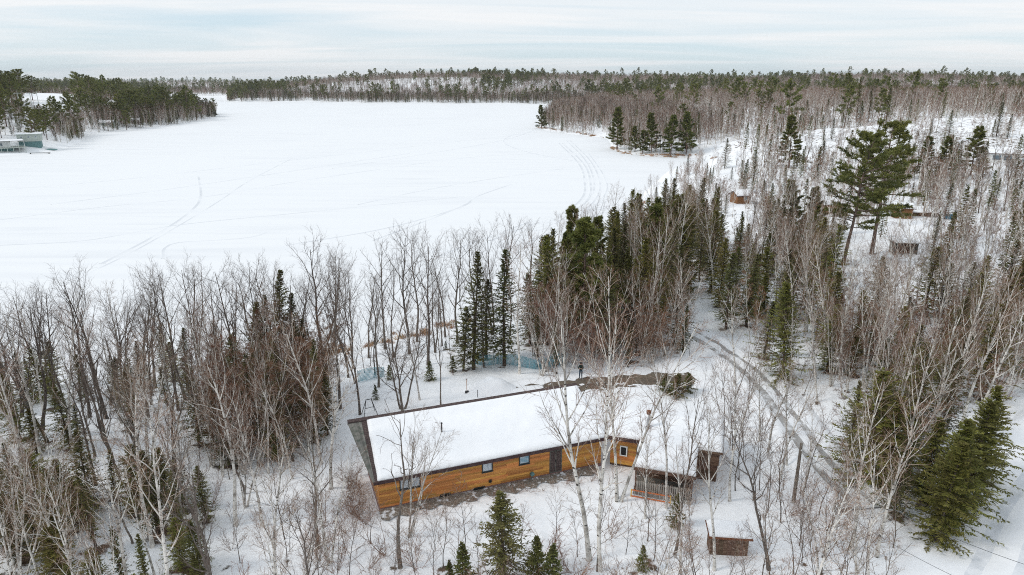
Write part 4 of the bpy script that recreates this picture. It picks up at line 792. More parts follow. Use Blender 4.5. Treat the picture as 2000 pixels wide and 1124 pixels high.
# ------------------------------------------------------------------ small things in the yard
def yard_things():
    p = ground_at(912, 770); root = empty('snow_shovel', p, .3); tag(root, 'wooden handled shovel standing upright in the yard snow', 'shovel')
    q = MB(); q.tube([(0, 0, .25), (0, .02, 1.5)], .03, 8); q.build('handle', m_brownhandle, root); q = MB(); q.hexa([(-.2, -.03, -.1), (.2, -.03, -.1), (.2, .0, -.1), (-.2, .0, -.1)], [(-.18, -.05, .28), (.18, -.05, .28), (.18, .03, .28), (-.18, .03, .28)]); q.build('blade', m_black, root)
    q = MB(); q.tube([(-.09, .02, 1.54), (.09, .02, 1.54)], .03, 6); q.build('grip', m_black, root)
    p = ground_at(933, 777); q = MB(); q.tube([(0, 0, -.2), (0, 0, .75), (0, 0, .8)], [.035, .035, .01], 6); o = q.build('marker_stake', m_black); o.location = p; tag(o, 'short dark stake sticking out of the snow behind the roof', 'stake')
    p = ground_at(722, 812); root = empty('swing_frame', p, .5); tag(root, 'thin black metal frame with splayed legs beyond the roof corner', 'frame')
    for x in (-.7, .7):
        for y in (-.45, .45): q = MB(); q.tube([(x, y, -.2), (x * .35, 0, 1.55)], .03, 6); q.build('leg', m_black, root)
    q = MB(); q.tube([(-.3, 0, 1.55), (.3, 0, 1.55)], .035, 6); q.build('top_bar', m_black, root); q = MB(); q.tube([(-.45, -.2, .8), (.45, -.2, .8)], .025, 6); q.build('cross_bar', m_black, root)
    # snow fence netting
    def net(pts, label):
        P = [ground_at(u, v) for u, v in pts]; root = empty('net_fence', P[0]); tag(root, label, 'fence'); c = smooth_path([(q.x, q.y) for q in P], .5); b = MB()
        for k, (x, y) in enumerate(c):
            z = max(hz(x, y), 0); top = 1.15 + .12 * math.sin(k * .8)
            if k: 
                (x0, y0, z0, t0) = prev
                for j in range(10): f = j / 9; b.tube([(x0 - P[0].x, y0 - P[0].y, z0 + .05 + t0 * f - P[0].z), (x - P[0].x, y - P[0].y, z + .05 + top * f - P[0].z)], 0.026, 3, False)
                for j in range(4): g = j / 4; b.tube([(x0 + (x - x0) * g - P[0].x, y0 + (y - y0) * g - P[0].y, z0 + .05 - P[0].z), (x0 + (x - x0) * g - P[0].x, y0 + (y - y0) * g - P[0].y, z0 + .05 + t0 - P[0].z)], .026, 3, False)
            prev = (x, y, z, top)
            if k % 5 == 0: q = MB(); q.tube([(x - P[0].x, y - P[0].y, z - .2 - P[0].z), (x - P[0].x, y - P[0].y, z + 1.35 - P[0].z)], .03, 6); q.build('post', m_teal, root)
        b.build('netting', m_net, root)
    net([(925, 712), (945, 716), (985, 712), (1030, 722), (1062, 724), (1100, 712)], 'teal plastic netting fence strung between posts under the spruces'); net([(700, 748), (725, 742), (752, 736)], 'short run of pale teal netting beside the bare shrubs')
m_net = mat('teal_net', (.13, .38, .46), .6, .3); m_brownhandle = mat('ash_handle', (.42, .22, .11), .7, .2)
yard_things()
def utility():
    p = ground_at(1549, 985); h = top_height(p.x, p.y, p.z, 866); root = empty('utility_pole', p); tag(root, 'grey wooden utility pole rising from the saplings', 'pole')
    q = MB(); q.tube([(0, 0, -.5), (0, 0, h * .5), (.0, 0, h)], [.14, .12, .10], 10); q.build('shaft', m_grey, root); q = MB(); q.tube([(.0, -.12, h - .5), (0, -.22, h - .5)], [.05, .04], 8); q.build('insulator', m_white, root)
    A = p + Vector((0, 0, h - .5)); B = at(2080, 1128, 13.0); P2 = ground_at(2080, 1128)
    for k, dz in enumerate((0, -2.2)):
        pts = []
        for i in range(25): t = i / 24; c = A.lerp(B, t) + Vector((0, 0, dz - 3.2 * t * (1 - t) * 1.2)); pts.append(c - A)
        q = MB(); q.tube(pts, .011, 5); o = q.build('power_wire', m_black); o.location = A; tag(o, ('upper' if k == 0 else 'lower') + ' black wire sagging from the utility pole over the road', 'wire')
    hp = empty('utility_pole', (B.x, B.y, hz(B.x, B.y))); tag(hp, 'wooden pole that carries the wires on the far side of the road', 'pole'); q = MB(); q.tube([(0, 0, -.5), (0, 0, B.z - hz(B.x, B.y) + .5)], [.15, .11], 10); q.build('shaft', m_weather, hp)
    for i, (u, v, vt) in enumerate(((42, 225, 180), (79, 222, 178), (66, 224, 181))):
        p = ground_at(u, v); h = top_height(p.x, p.y, p.z, vt); root = empty('power_pole', p, .4); tag(root, ('pale power pole with a crossarm below the pines on the cleared hill', 'power pole beside the snowy clearing on the hill', 'middle power pole of the line on the cleared hill')[i], 'pole'); q = MB(); q.tube([(0, 0, -1), (0, 0, h)], [.22, .16], 8); q.build('shaft', m_sage, root); q = MB(); q.box(-2.2, 2.2, -.12, .12, h - 1, h - .7); q.build('crossarm', m_sage, root)
utility()

# ------------------------------------------------------------------ the person on the driveway
def person():
    p = ground_at(1134, 742); root = empty('person', (p.x, p.y, p.z + .03), R(-12)); tag(root, 'person in dark jacket and jeans standing on the bare driveway, hands raised to chest', 'person')
    J = {'pel': (0, 0, .95, .15), 'waist': (0, 0, 1.10, .145), 'chest': (0, -.01, 1.30, .17), 'neck': (0, 0, 1.48, .065), 'chin': (0, -.015, 1.55, .075), 'head': (0, -.02, 1.64, .10), 'crown': (0, -.01, 1.73, .075)}
    E = [('pel', 'waist'), ('waist', 'chest'), ('chest', 'neck'), ('neck', 'chin'), ('chin', 'head'), ('head', 'crown')]
    for s, n in ((-1, 'l'), (1, 'r')):
        J.update({n + 'sh': (s * .19, 0, 1.41, .082), n + 'el': (s * .26, -.06, 1.14, .062), n + 'wr': (s * .12, -.30, 1.20, .042), n + 'pm': (s * .075, -.37, 1.23, .038), n + 'hip': (s * .095, 0, .88, .11), n + 'kn': (s * .11, -.03, .49, .078), n + 'an': (s * .12, .02, .11, .055), n + 'toe': (s * .14, -.15, .05, .048)})
        E += [('chest', n + 'sh'), (n + 'sh', n + 'el'), (n + 'el', n + 'wr'), (n + 'wr', n + 'pm'), ('pel', n + 'hip'), (n + 'hip', n + 'kn'), (n + 'kn', n + 'an'), (n + 'an', n + 'toe')]
    ks = list(J); me = bpy.data.meshes.new('body'); me.from_pydata([J[k][:3] for k in ks], [(ks.index(a), ks.index(b)) for a, b in E], []); o = link(bpy.data.objects.new('body', me), root)
    o.modifiers.new('skin', 'SKIN'); sv_ = me.skin_vertices[0].data
    for i, k in enumerate(ks): r_ = J[k][3]; sv_[i].radius = (r_, r_ * (.8 if k in ('chest', 'waist', 'pel') else 1)); sv_[i].use_root = (k == 'pel')
    o.modifiers.new('sub', 'SUBSURF').levels = 2; o.modifiers[-1].render_levels = 2
    bpy.context.view_layer.update(); ev = o.evaluated_get(bpy.context.evaluated_depsgraph_get()); nm = bpy.data.meshes.new_from_object(ev); o.modifiers.clear(); o.data = nm
    nm.materials.clear()
    for m in (m_jacket, m_jeans, m_skin, m_black): nm.materials.append(m)
    for f in nm.polygons:
        c = f.center; f.use_smooth = True
        f.material_index = 2 if c.z > 1.53 or (c.y < -.31 and c.z > 1) else 0 if c.z > .93 else 3 if c.z < .13 else 1
    for s in (-1, 1):                                   # fingers closed round the controller
        for k in range(4):
            b = MB(); x = s * (.085 - .012 * 0); z = 1.265 - k * .021; b.tube([(s * .095, -.375, z), (s * .075, -.415, z), (s * .040, -.425 + .004 * k, z - .004), (s * .025, -.405, z - .006)], [.0095, .0095, .0085, .006], 6); b.build('finger', m_skin, root, True)
        b = MB(); b.tube([(s * .07, -.34, 1.262), (s * .05, -.36, 1.285), (s * .03, -.375, 1.288)], [.011, .010, .007], 6); b.build('thumb', m_skin, root, True)
    h = MB(); n = 12
    rings = [(.122, 1.655), (.125, 1.70), (.112, 1.755), (.07, 1.79), (.012, 1.80)]
    for (r1, z1), (r2, z2) in zip(rings[:-1], rings[1:]):
        for i in range(n): a, c = 2 * math.pi * i / n, 2 * math.pi * (i + 1) / n; h.quad((r1 * math.cos(a), -.012 + r1 * math.sin(a), z1), (r1 * math.cos(c), -.012 + r1 * math.sin(c), z1), (r2 * math.cos(c), -.012 + r2 * math.sin(c), z2), (r2 * math.cos(a), -.012 + r2 * math.sin(a), z2))
    h.build('knit_cap', m_black, root, True)
    f = MB(); f.hexa([(-.016, -.125, 1.600), (.016, -.125, 1.600), (.012, -.10, 1.60), (-.012, -.10, 1.60)], [(-.008, -.118, 1.645), (.008, -.118, 1.645), (.006, -.10, 1.645), (-.006, -.10, 1.645)]); f.build('nose', m_skin, root)
    for s in (-1, 1):
        e = MB(); e.tube([(s * .036, -.106, 1.642), (s * .036, -.118, 1.642)], [.013, .008], 8); e.build('eye', m_black, root); e = MB(); e.tube([(s * .095, -.01, 1.60), (s * .108, -.005, 1.63), (s * .098, -.005, 1.655)], .018, 6); e.build('ear', m_skin, root, True)
    e = MB(); e.box(-.025, .025, -.112, -.098, 1.568, 1.577); e.build('mouth', m_rust, root)
    c = empty('drone_controller', root.matrix_world @ Vector((0, 0, 0))); c.location = root.location; c.rotation_euler = root.rotation_euler; tag(c, 'small grey handset held by the person on the driveway', 'controller')
    b = MB(); b.box(-.07, .07, -.40, -.345, 1.20, 1.275); b.build('body', m_weather, c, bevel=.008); b = MB(); b.box(-.05, .05, -.346, -.338, 1.22, 1.265); b.build('screen', m_glass, c)
m_jacket = mat('dark_jacket', (.022, .034, .030), .9, .1, noise=(9, (.04, .05, .045), .5, .7)); m_jeans = mat('denim', (.055, .085, .12), .9, .1); m_skin = mat('skin', (.50, .30, .22), .6, .3)
person()
# ------------------------------------------------------------------ planting
HAZE = .00006
PATHS = []
for pts, wd in (([(1000, 772), (1140, 751), (1385, 731)], 3.2), ([(1350, 652), (1425, 697), (1510, 775), (1590, 885), (1640, 945), (1700, 1000)], 2.8), ([(1905, 1240), (1955, 1110), (1995, 1020), (2050, 930), (2120, 850), (2220, 770)], 5.6)):
    PATHS.append((np.array([tuple(ground_at(u, v))[:2] for u, v in pts]), wd))
def rect_free(X, Y, o, rz, x0, x1, y0, y1):
    dx, dy = X - o[0], Y - o[1]; c, s = math.cos(rz), math.sin(rz); lx, ly = dx * c + dy * s, -dx * s + dy * c
    return ~((lx > x0) & (lx < x1) & (ly > y0) & (ly < y1))
SHEDS = [(o.location.x, o.location.y) for o in COL.objects if o.get('category') in ('shed', 'cabin', 'house', 'boathouse', 'hut') and o.name not in ('cedar_house', 'guest_cabin')]
def free(X, Y, pad=0):
    ok = shore(X, Y) > .8
    ok &= rect_free(X, Y, H0, HROT, -1.6, 19.5, -2.4 - pad, 7.2) & rect_free(X, Y, C0, CROT, -3.2, 6.8, -1.6 - pad, 10)
    for c, wd in PATHS:
        for a, b in zip(c[:-1], c[1:]):
            e = b - a; t = np.clip(((X - a[0]) * e[0] + (Y - a[1]) * e[1]) / (e @ e), 0, 1); ok &= np.hypot(X - a[0] - t * e[0], Y - a[1] - t * e[1]) > wd
    for sx, sy in SHEDS: ok &= np.hypot(X - sx, Y - sy - 2) > 5
    return ok
TAKEN = []
def sample(poly, n, mind, pad=0, avoid=None, world=False):
    P = np.array(poly, float); W = P if world else np.array([tuple(ground_at(u, min(v, 1245)))[:2] for u, v in poly]); lo, hi = W.min(0) - 2, W.max(0) + 2; out = []; k = 0
    r = np.random.default_rng(int(abs(P).sum()) % 9973 + n)
    while len(out) < n and k < 14:
        k += 1; X = lo[0] + (hi[0] - lo[0]) * r.random(n * 5); Y = lo[1] + (hi[1] - lo[1]) * r.random(n * 5); m = free(X, Y, pad)
        if world: m &= inside(X, Y, P)
        else:
            u, v = project(X, Y, np.maximum(height(X, Y), 0)); m &= inside(u, v, P) & (Y > 8)
            if avoid is not None: m &= ~inside(u, v, np.array(avoid, float))
        for x, y in zip(X[m], Y[m]):
            if len(out) >= n: break
            if all((x - a) ** 2 + (y - b) ** 2 > mind * mind for a, b in out) and all((x - a) ** 2 + (y - b) ** 2 > (mind * .5) ** 2 for a, b in TAKEN[-400:]): out.append((x, y))
    TAKEN.extend(out); return out
PHR = dict(birch='white barked birch', birch_clump='several stemmed white birch', brown_birch='twiggy brown young birch', sapling='thin grey sapling', hardwood='dark bare hardwood', hardwood_fork='forked dark bare hardwood', spreading='low spreading bare tree', snag='dead leafless snag', spruce='dark narrow spruce', thin_spruce='thin gappy spruce', fir='full olive green fir', young_fir='small young fir', pine='tall open crowned pine', cone_pine='bushy green pine', shrub='brown twiggy alder shrub', reed='tawny dry reed clump')
def scatter(poly, place, mind, spec, pad=0, avoid=None, world=False):
    """spec: (kind, count, low, high, width)"""
    pts = sample(poly, sum(s[1] for s in spec), mind, pad, avoid, world); random.shuffle(pts)
    for kind, n, lo, hi, sx in spec:
        for x, y in pts[:n]:
            f = random.random(); h = lo + (hi - lo) * f; tl = random.gauss(0, .075) if kind not in ('shrub', 'reed') else 0; tm = random.gauss(0, .075)
            size = 'tall ' if f > .66 and 'tall' not in PHR[kind] else 'short ' if f < .33 and 'small' not in PHR[kind] and 'low' not in PHR[kind] else ''
            if kind in ('spruce', 'fir', 'pine', 'cone_pine', 'thin_spruce', 'young_fir'): tl *= .3; tm *= .3
            plant(kind, x, y, h, size + PHR[kind] + ' ' + place, PHR[kind] + ' trees ' + place if kind not in ('shrub', 'reed') else PHR[kind] + 's ' + place, sxy=sx * random.uniform(.88, 1.14), tilt=(tl, tm))
        pts = pts[n:]
def hero(kind, ub, vb, vt, label, sx=1.0, ut=None, var=None, rz=None):
    p = ground_at(ub, vb); h = top_height(p.x, p.y, p.z, vt); tilt = (0, 0)
    TAKEN.append((p.x, p.y))
    o = plant(kind, p.x, p.y, h, label, sxy=sx, var=var, rz=rz)
    if ut is not None:
        u0, _ = project(p.x, p.y, p.z + h); wdt = (ut - u0) * (p.y * cP - (p.z + h - CAM_H) * sP) / FPX; o.rotation_euler = (0, math.atan2(wdt, h), o.rotation_euler[2] if rz is None else rz); o.rotation_mode = 'ZYX'
    return o
# trees that stand out one by one
hero('hardwood', 630, 706, 482, 'crooked dark trunked tall tree at the lake edge beside the spruce group', 1.0, 612)
hero('hardwood', 703, 812, 545, 'slender straight bare tree just past the grey prow of the roof', .6, 690)
hero('hardwood', 665, 800, 520, 'slim bare tree with two stems near the grey prow', .7, 655)
hero('spreading', 787, 803, 632, 'low spreading many branched bare tree behind the roof', 1.0, 790)
hero('hardwood', 861, 792, 590, 'single straight dark trunk behind the middle of the long roof', .5, 858)
hero('birch', 820, 785, 600, 'pale slim birch behind the long roof beside the spreading tree', .8, 800)
for i, (ub, vb, vt, ut) in enumerate(((655, 692, 500, 648), (690, 722, 540, 680), (752, 684, 488, 738), (800, 692, 458, 790), (770, 700, 520, 768), (836, 715, 474, 830), (893, 672, 468, 888), (870, 660, 500, 866), (962, 655, 452, 958), (985, 650, 446, 988), (720, 700, 545, 712), (815, 668, 470, 812), (850, 690, 530, 846), (925, 660, 470, 922), (1040, 620, 445, 1030))):
    hero('hardwood' if i % 4 else 'hardwood_fork', ub, vb, vt, PHR['hardwood'] + ' in the open row between the roof and the lake', .85, ut)['group'] = 'bare hardwoods along the lake edge'
hero('birch', 1015, 733, 470, 'white birch standing beside the teal netting fence', .8, 1012)
hero('spruce', 925, 722, 492, 'tall dark spire spruce west of its twin by the teal netting', 1.25, 933, 0)
hero('spruce', 985, 716, 487, 'straight pointed spruce rising above the teal netting', 1.25, 981, 1)
hero('spruce', 950, 705, 545, 'shorter spruce tucked between the two spires by the netting', 1.3, 950, 2)
hero('spruce', 905, 725, 600, 'low branched spruce at the edge of the shrubs by the netting', 1.4, 915, 3)
hero('cone_pine', 1140, 672, 432, 'large bright green pine towering over the dense stand', 1.3, 1143)
hero('fir', 1072, 660, 462, 'dark tapering fir next to the large bright green pine', .9, 1068)
hero('fir', 1112, 660, 482, 'slim fir leaning on the large bright green pine', .7, 1112)
hero('spruce', 1190, 640, 488, 'narrow spruce on the lane side of the large bright pine', 1.2, 1186)
hero('hardwood', 1165, 560, 405, 'lone bare tree standing above the conifers at the lake edge', .6, 1168)
hero('birch_clump', 1208, 978, 560, 'great white birch clump in front of the gap between house and cabin', .85, 1255, 0)
hero('birch', 1150, 1100, 612, 'tall leaning birch in front of the house door', .85, 1075, 1)
hero('birch', 1172, 1118, 660, 'thick crooked birch beside the leaning one before the door', .85, 1175, 3)
hero('snag', 782, 1112, 800, 'grey dead tree before the cedar wall with broken branches', 1.2, 752, 0)
hero('birch_clump', 800, 1050, 828, 'feathery birch whose twigs cross the snowy roof', .8, 850, 1)
hero('birch', 1302, 1000, 690, 'slim birch before the cabin deck', .7, 1303)
hero('hardwood', 1318, 1085, 770, 'dark trunked tree before the low brown hut', .6, 1372)
hero('birch', 1425, 985, 720, 'birch beyond the side wing of the small cabin', .8, 1432)
hero('birch', 1395, 1118, 800, 'lichen spotted birch standing over the low brown hut', .8, 1405)
hero('hardwood', 1500, 1120, 850, 'arching grey tree over the low brown hut', .9, 1460)
hero('birch', 1660, 1080, 760, 'white birch leaning over the lane toward the firs', .9, 1712)
hero('spruce', 985, 1142, 955, 'bushy spruce directly before the cedar house, its top against the yard', 1.7, 980)
for i, (ub, vb, vt) in enumerate(((905, 1150, 1062), (1050, 1145, 1048), (1078, 1148, 1062), (1255, 1120, 1066), (880, 1150, 1095), (735, 784, 752), (1320, 1030, 965), (385, 1140, 1085))):
    hero('young_fir', ub, vb, vt, ('small fir in the snow below the bushy spruce', 'pointed little fir beside its twin below the yard', 'little fir with its twin below the yard', 'dense round young fir below the deck', 'very small fir under the bushy spruce', 'lone round young fir beside the grey prow', 'young fir at the foot of the cabin deck', 'little fir in the snow at the edge of the dark firs')[i], 1.15)
hero('spruce', 548, 775, 524, 'tall spire spruce rising over the brown birch thicket', 1.15, 546, 0)
hero('spruce', 575, 775, 572, 'second spruce beside the spire over the brown thicket', 1.1, 574, 1)
hero('spruce', 502, 775, 590, 'dark spruce behind the brown thicket, lower than the spire', 1.2, 500, 2)
hero('spruce', 524, 770, 575, 'slim spruce between the spire and the lower spruce', .9, 522, 3)
hero('pine', 1646, 517, 268, 'giant pine with a leaning rust footed trunk in the clearing', 1.1, 1715, 0)
hero('pine', 1702, 497, 245, 'giant pine behind the leaning one in the clearing', 1.15, 1760, 2)
hero('cone_pine', 1552, 470, 352, 'pointed green pine beside the giant pines', 1.1, 1550)
hero('cone_pine', 1592, 475, 368, 'dark bushy pine next to the pointed one', 1.2, 1590)
hero('fir', 1530, 742, 552, 'broad olive fir at the bend of the lane', 1.1, 1535)
for i, (ub, vb, vt, sx) in enumerate(((1826, 1070, 862, 1.35), (1852, 1042, 820, 1.4), (1884, 995, 785, 1.45), (1915, 945, 755, 1.4), (1838, 1000, 840, 1.3))):
    hero('fir', ub, vb, vt, ('massive dark fir over the road with rust tips', 'broad fir in the middle of the row beside the road', 'olive fir overhanging the tyre tracks', 'fir at the far end of the roadside row', 'fir behind the massive one beside the road')[i], sx, None)
for i, (ub, vb, vt, sx, kd) in enumerate(((1690, 948, 725, 1.3, 'fir'), (1728, 962, 775, 1.35, 'fir'), (1655, 900, 745, 1.2, 'spruce'), (1762, 930, 800, 1.3, 'fir'), (1710, 905, 735, 1.5, 'spruce'), (1745, 1010, 850, 1.3, 'spruce'), (1800, 985, 815, 1.2, 'fir'))):
    hero(kd, ub, vb, vt, ('tall olive fir over the lane among leaning birches', 'broad fir among the leaning birches below the lane', 'slim spruce at the edge of the lane beside the firs', 'ragged fir between the leaning birches and the road', 'dark spruce behind the tall olive fir by the lane', 'small spruce in the brush between lane and road', 'low fir behind the roadside row')[i], sx)
for i, (ub, vb, vt) in enumerate(((1205, 292, 211), (1240, 298, 247), (1272, 301, 222), (1310, 303, 226), (1340, 303, 220), (1058, 252, 206), (1255, 300, 255))):
    hero('cone_pine', ub, vb, vt, ('golden green pine at the corner of the point', 'low round pine in the row on the point', 'broad pine in the middle of the row on the point', 'dark slim pine in the row on the point', 'last pine of the row on the point', 'lone pine at the tip of the point', 'squat pine between its taller neighbours on the point')[i], 1.25)
for i, (ub, vb, vt) in enumerate(((1540, 330, 228), (1500, 330, 262), (1605, 330, 275), (1672, 235, 152), (1695, 240, 178), (1730, 240, 172), (1895, 345, 248), (1840, 350, 268), (1800, 350, 268), (1415, 330, 270), (1470, 370, 292), (1850, 280, 215), (1945, 270, 200))):
    hero('cone_pine' if i in (0, 6, 7, 8) else 'spruce', ub, vb, vt, 'evergreen standing alone on the rocky birch hill', 1.3)['group'] = 'lone evergreens of the rocky hill'

for i, (ub, vb, vt) in enumerate(((8, 205, 148), (24, 203, 141), (42, 200, 137), (64, 196, 150), (-20, 205, 140), (0, 200, 138))):
    hero('pine', ub, vb, vt, PHR['pine'] + ' high on the hill above the snowy clearing', 1.35)['group'] = 'pines above the snowy clearing'
# woods planted tree by tree
scatter([(1395, 690), (1400, 600), (1440, 500), (1600, 470), (1640, 560), (1600, 640), (1540, 690), (1480, 720)], 'beyond the bend of the lane below the clearing', 1.7, [('birch', 22, 10, 14, .8), ('spruce', 22, 5, 10, 1.3), ('fir', 12, 5, 10, 1.1), ('brown_birch', 16, 5, 9, 1.05), ('thin_spruce', 8, 5, 9, 1.2), ('sapling', 16, 4, 8, 1)])
W_LEFT = 'in the wood beyond the grey prow'
scatter([(-180, 770), (300, 738), (590, 720), (640, 775), (560, 800), (400, 800), (300, 870), (-180, 910)], W_LEFT, 1.7, [('hardwood', 42, 9.0, 13.2, .85), ('hardwood_fork', 12, 9, 13, .9), ('spruce', 30, 3, 7.5, 1.4), ('sapling', 12, 4, 8, 1), ('birch', 10, 9, 12, .9), ('fir', 8, 3, 6, 1.3)])
scatter([(-180, 900), (400, 880), (640, 900), (690, 1000), (690, 1240), (-180, 1240)], 'on the slope below the west woods', 1.5, [('birch', 30, 8, 13, .9), ('birch_clump', 8, 8, 12, .8), ('hardwood', 16, 8, 12, .8), ('sapling', 22, 3.5, 7, 1), ('shrub', 18, 1.6, 3.2, 1.1), ('snag', 4, 6, 9, 1)])
scatter([(-120, 985), (250, 960), (400, 980), (420, 1060), (330, 1240), (-120, 1240)], 'in the evergreen patch under the west birches', 1.3, [('fir', 16, 3.2, 6.2, 1.4), ('spruce', 14, 3.5, 6.5, 1.5), ('thin_spruce', 6, 4, 7, 1.3)])
scatter([(385, 830), (520, 770), (645, 770), (640, 850), (590, 900), (500, 940), (390, 930)], 'in the brown thicket west of the house', 1.3, [('brown_birch', 22, 6, 10, 1.05), ('spruce', 14, 5, 9, 1.3), ('birch_clump', 6, 9, 12, .75), ('birch', 8, 9, 12, .7), ('thin_spruce', 6, 6, 9, 1.2)])
scatter([(600, 720), (900, 650), (1000, 650), (1000, 700), (800, 770), (660, 790)], 'on the open bank behind the long roof', 2.6, [('hardwood', 10, 9, 13, .7), ('sapling', 12, 5, 9, 1), ('shrub', 22, .8, 1.6, 1.1), ('young_fir', 6, 1.2, 2.2, 1.2)])
scatter([(1010, 690), (1060, 610), (1150, 560), (1250, 480), (1330, 450), (1400, 480), (1420, 590), (1370, 650), (1300, 690), (1180, 700), (1060, 700)], 'in the dense stand by the bay', 1.1, [('fir', 42, 8, 13.5, .85), ('spruce', 36, 7, 13, 1.25), ('cone_pine', 8, 11, 15, .9), ('birch', 30, 11, 15.5, .8), ('birch_clump', 8, 10, 14, .8), ('brown_birch', 24, 6, 10, 1)])
scatter([(1030, 715), (1180, 690), (1350, 690), (1350, 722), (1180, 738), (1060, 740)], 'beside the bare gravel of the driveway', 1.2, [('brown_birch', 13, 5, 8, 1.1), ('birch_clump', 7, 9, 12.5, .85), ('sapling', 8, 4, 7, 1), ('thin_spruce', 6, 4, 7, 1.1)])
scatter([(1262, 470), (1262, 415), (1300, 365), (1350, 335), (1440, 325), (1520, 370), (1500, 470), (1400, 480)], 'on the low shore of the little bay', 1.5, [('brown_birch', 40, 4, 7, .95), ('birch', 30, 5.5, 8.5, .75), ('spruce', 16, 4, 7.5, 1.2), ('hardwood', 6, 6, 8, .8)])
CLEAR = [(1560, 560), (1610, 470), (1700, 470), (1800, 475), (1790, 560), (1690, 610), (1560, 610)]
scatter([(1440, 640), (1450, 480), (1520, 360), (1900, 350), (2120, 400), (2120, 560), (1850, 600), (1700, 640), (1560, 690)], 'in the open wood around the giant pines', 1.9, [('birch', 28, 9, 13.5, .75), ('sapling', 40, 4.5, 9, 1), ('brown_birch', 34, 5, 9, 1), ('spruce', 16, 4, 9, 1.2), ('thin_spruce', 8, 5, 9, 1.1), ('shrub', 30, 1.2, 2.6, 1), ('birch_clump', 12, 9, 12, .8)], avoid=CLEAR)
scatter([(1530, 700), (1640, 640), (1850, 590), (2130, 590), (2130, 800), (2000, 815), (1850, 930), (1760, 1000), (1660, 940), (1620, 830)], 'on the slope above the road', 1.5, [('birch', 44, 10, 14.5, .8), ('birch_clump', 10, 9, 13, .8), ('fir', 32, 5, 10, 1.2), ('brown_birch', 28, 5, 9, 1.05), ('spruce', 18, 5, 10, 1.4), ('hardwood', 10, 8, 12, .8), ('shrub', 24, 1.2, 2.4, 1.1)])
scatter([(1250, 1010), (1420, 960), (1620, 950), (1700, 1010), (1820, 1120), (1800, 1240), (1250, 1240)], 'in the tangle around the low brown hut', 1.3, [('sapling', 48, 3.5, 7, 1.1), ('birch', 10, 7, 11, .9), ('shrub', 76, 1.4, 3.2, 1.3), ('spruce', 10, 3, 6, 1.5), ('snag', 3, 5, 7, 1), ('hardwood', 8, 6, 9, .9)])
scatter([(1420, 720), (1560, 720), (1600, 900), (1640, 960), (1440, 960), (1400, 800)], 'in the snow between the small cabin and the lane', 1.8, [('sapling', 17, 4, 8, 1), ('birch', 9, 7, 10.5, .85), ('shrub', 12, 1.2, 2.5, 1.1)])
scatter([(620, 1010), (720, 1060), (1000, 1075), (1230, 1040), (1230, 1240), (620, 1240)], 'on the snow bank below the cedar wall', 1.5, [('sapling', 30, 3, 6, 1.1), ('shrub', 50, 1.4, 2.8, 1.3), ('birch', 6, 5, 8, .9), ('snag', 2, 4, 6, 1)])
for x, y in [(lx, random.uniform(-1.4, -.75)) for lx in np.linspace(2.5, 17.5, 16)] + [(-.9 + random.uniform(-.7, .3), ly) for ly in np.linspace(-.4, 6, 16)]:
    q = Matrix.Rotation(HROT, 3, 'Z') @ Vector((x, y, 0)) + H0; plant('shrub', q.x, q.y, random.uniform(.5, 1.1) * (1.5 if x < 0 else 1), 'brown bare shrub growing against the house wall', 'foundation shrubs of the long house', sxy=1.6)
for (u, v, h, s) in ((840, 745, 2.2, 1.4), (885, 728, 1.8, 1.3), (1320, 775, 2.4, 2.0), (1300, 768, 2.0, 1.9), (1342, 768, 2.0, 1.8)):
    p = ground_at(u, v); plant('young_fir', p.x, p.y, h, 'low bushy dark evergreen in the yard snow behind the roofs', 'low yard evergreens', sxy=s)
# reeds along the near shores
def reeds(a, b, n, label, group):
    for k in range(n):
        t = (k + random.random()) / n; p = at(a[0] + (b[0] - a[0]) * t, a[1] + (b[1] - a[1]) * t, 0); q = np.linspace(-9, 9, 60); d = shore(p.x + q * .4, p.y - q * .9); j = int(np.argmin(np.abs(d - .3)))
        plant('reed', p.x + q[j] * .4 + random.gauss(0, .9), p.y - q[j] * .9 + random.gauss(0, .9), random.uniform(.35, 1.1), label, group, sxy=random.uniform(.9, 1.9))
reeds((560, 705), (720, 682), 18, 'tawny reeds at the lake edge by the open hardwoods', 'reeds by the hardwoods'); reeds((720, 682), (905, 632), 18, 'dry orange reeds at the lake edge behind the long house', 'reeds behind the house')
reeds((1252, 450), (1252, 395), 22, 'bright orange reeds on the corner of the little bay', 'reeds on the bay corner')
reeds((1195, 288), (1225, 301), 20, 'rusty marsh grass along the corner of the point', 'marsh grass at the point corner'); reeds((1225, 301), (1385, 312), 50, 'rusty marsh grass along the inner shore of the point', 'marsh grass inside the point'); reeds((1052, 250), (1180, 270), 46, 'rusty marsh grass along the outer shore of the point', 'marsh grass outside the point')

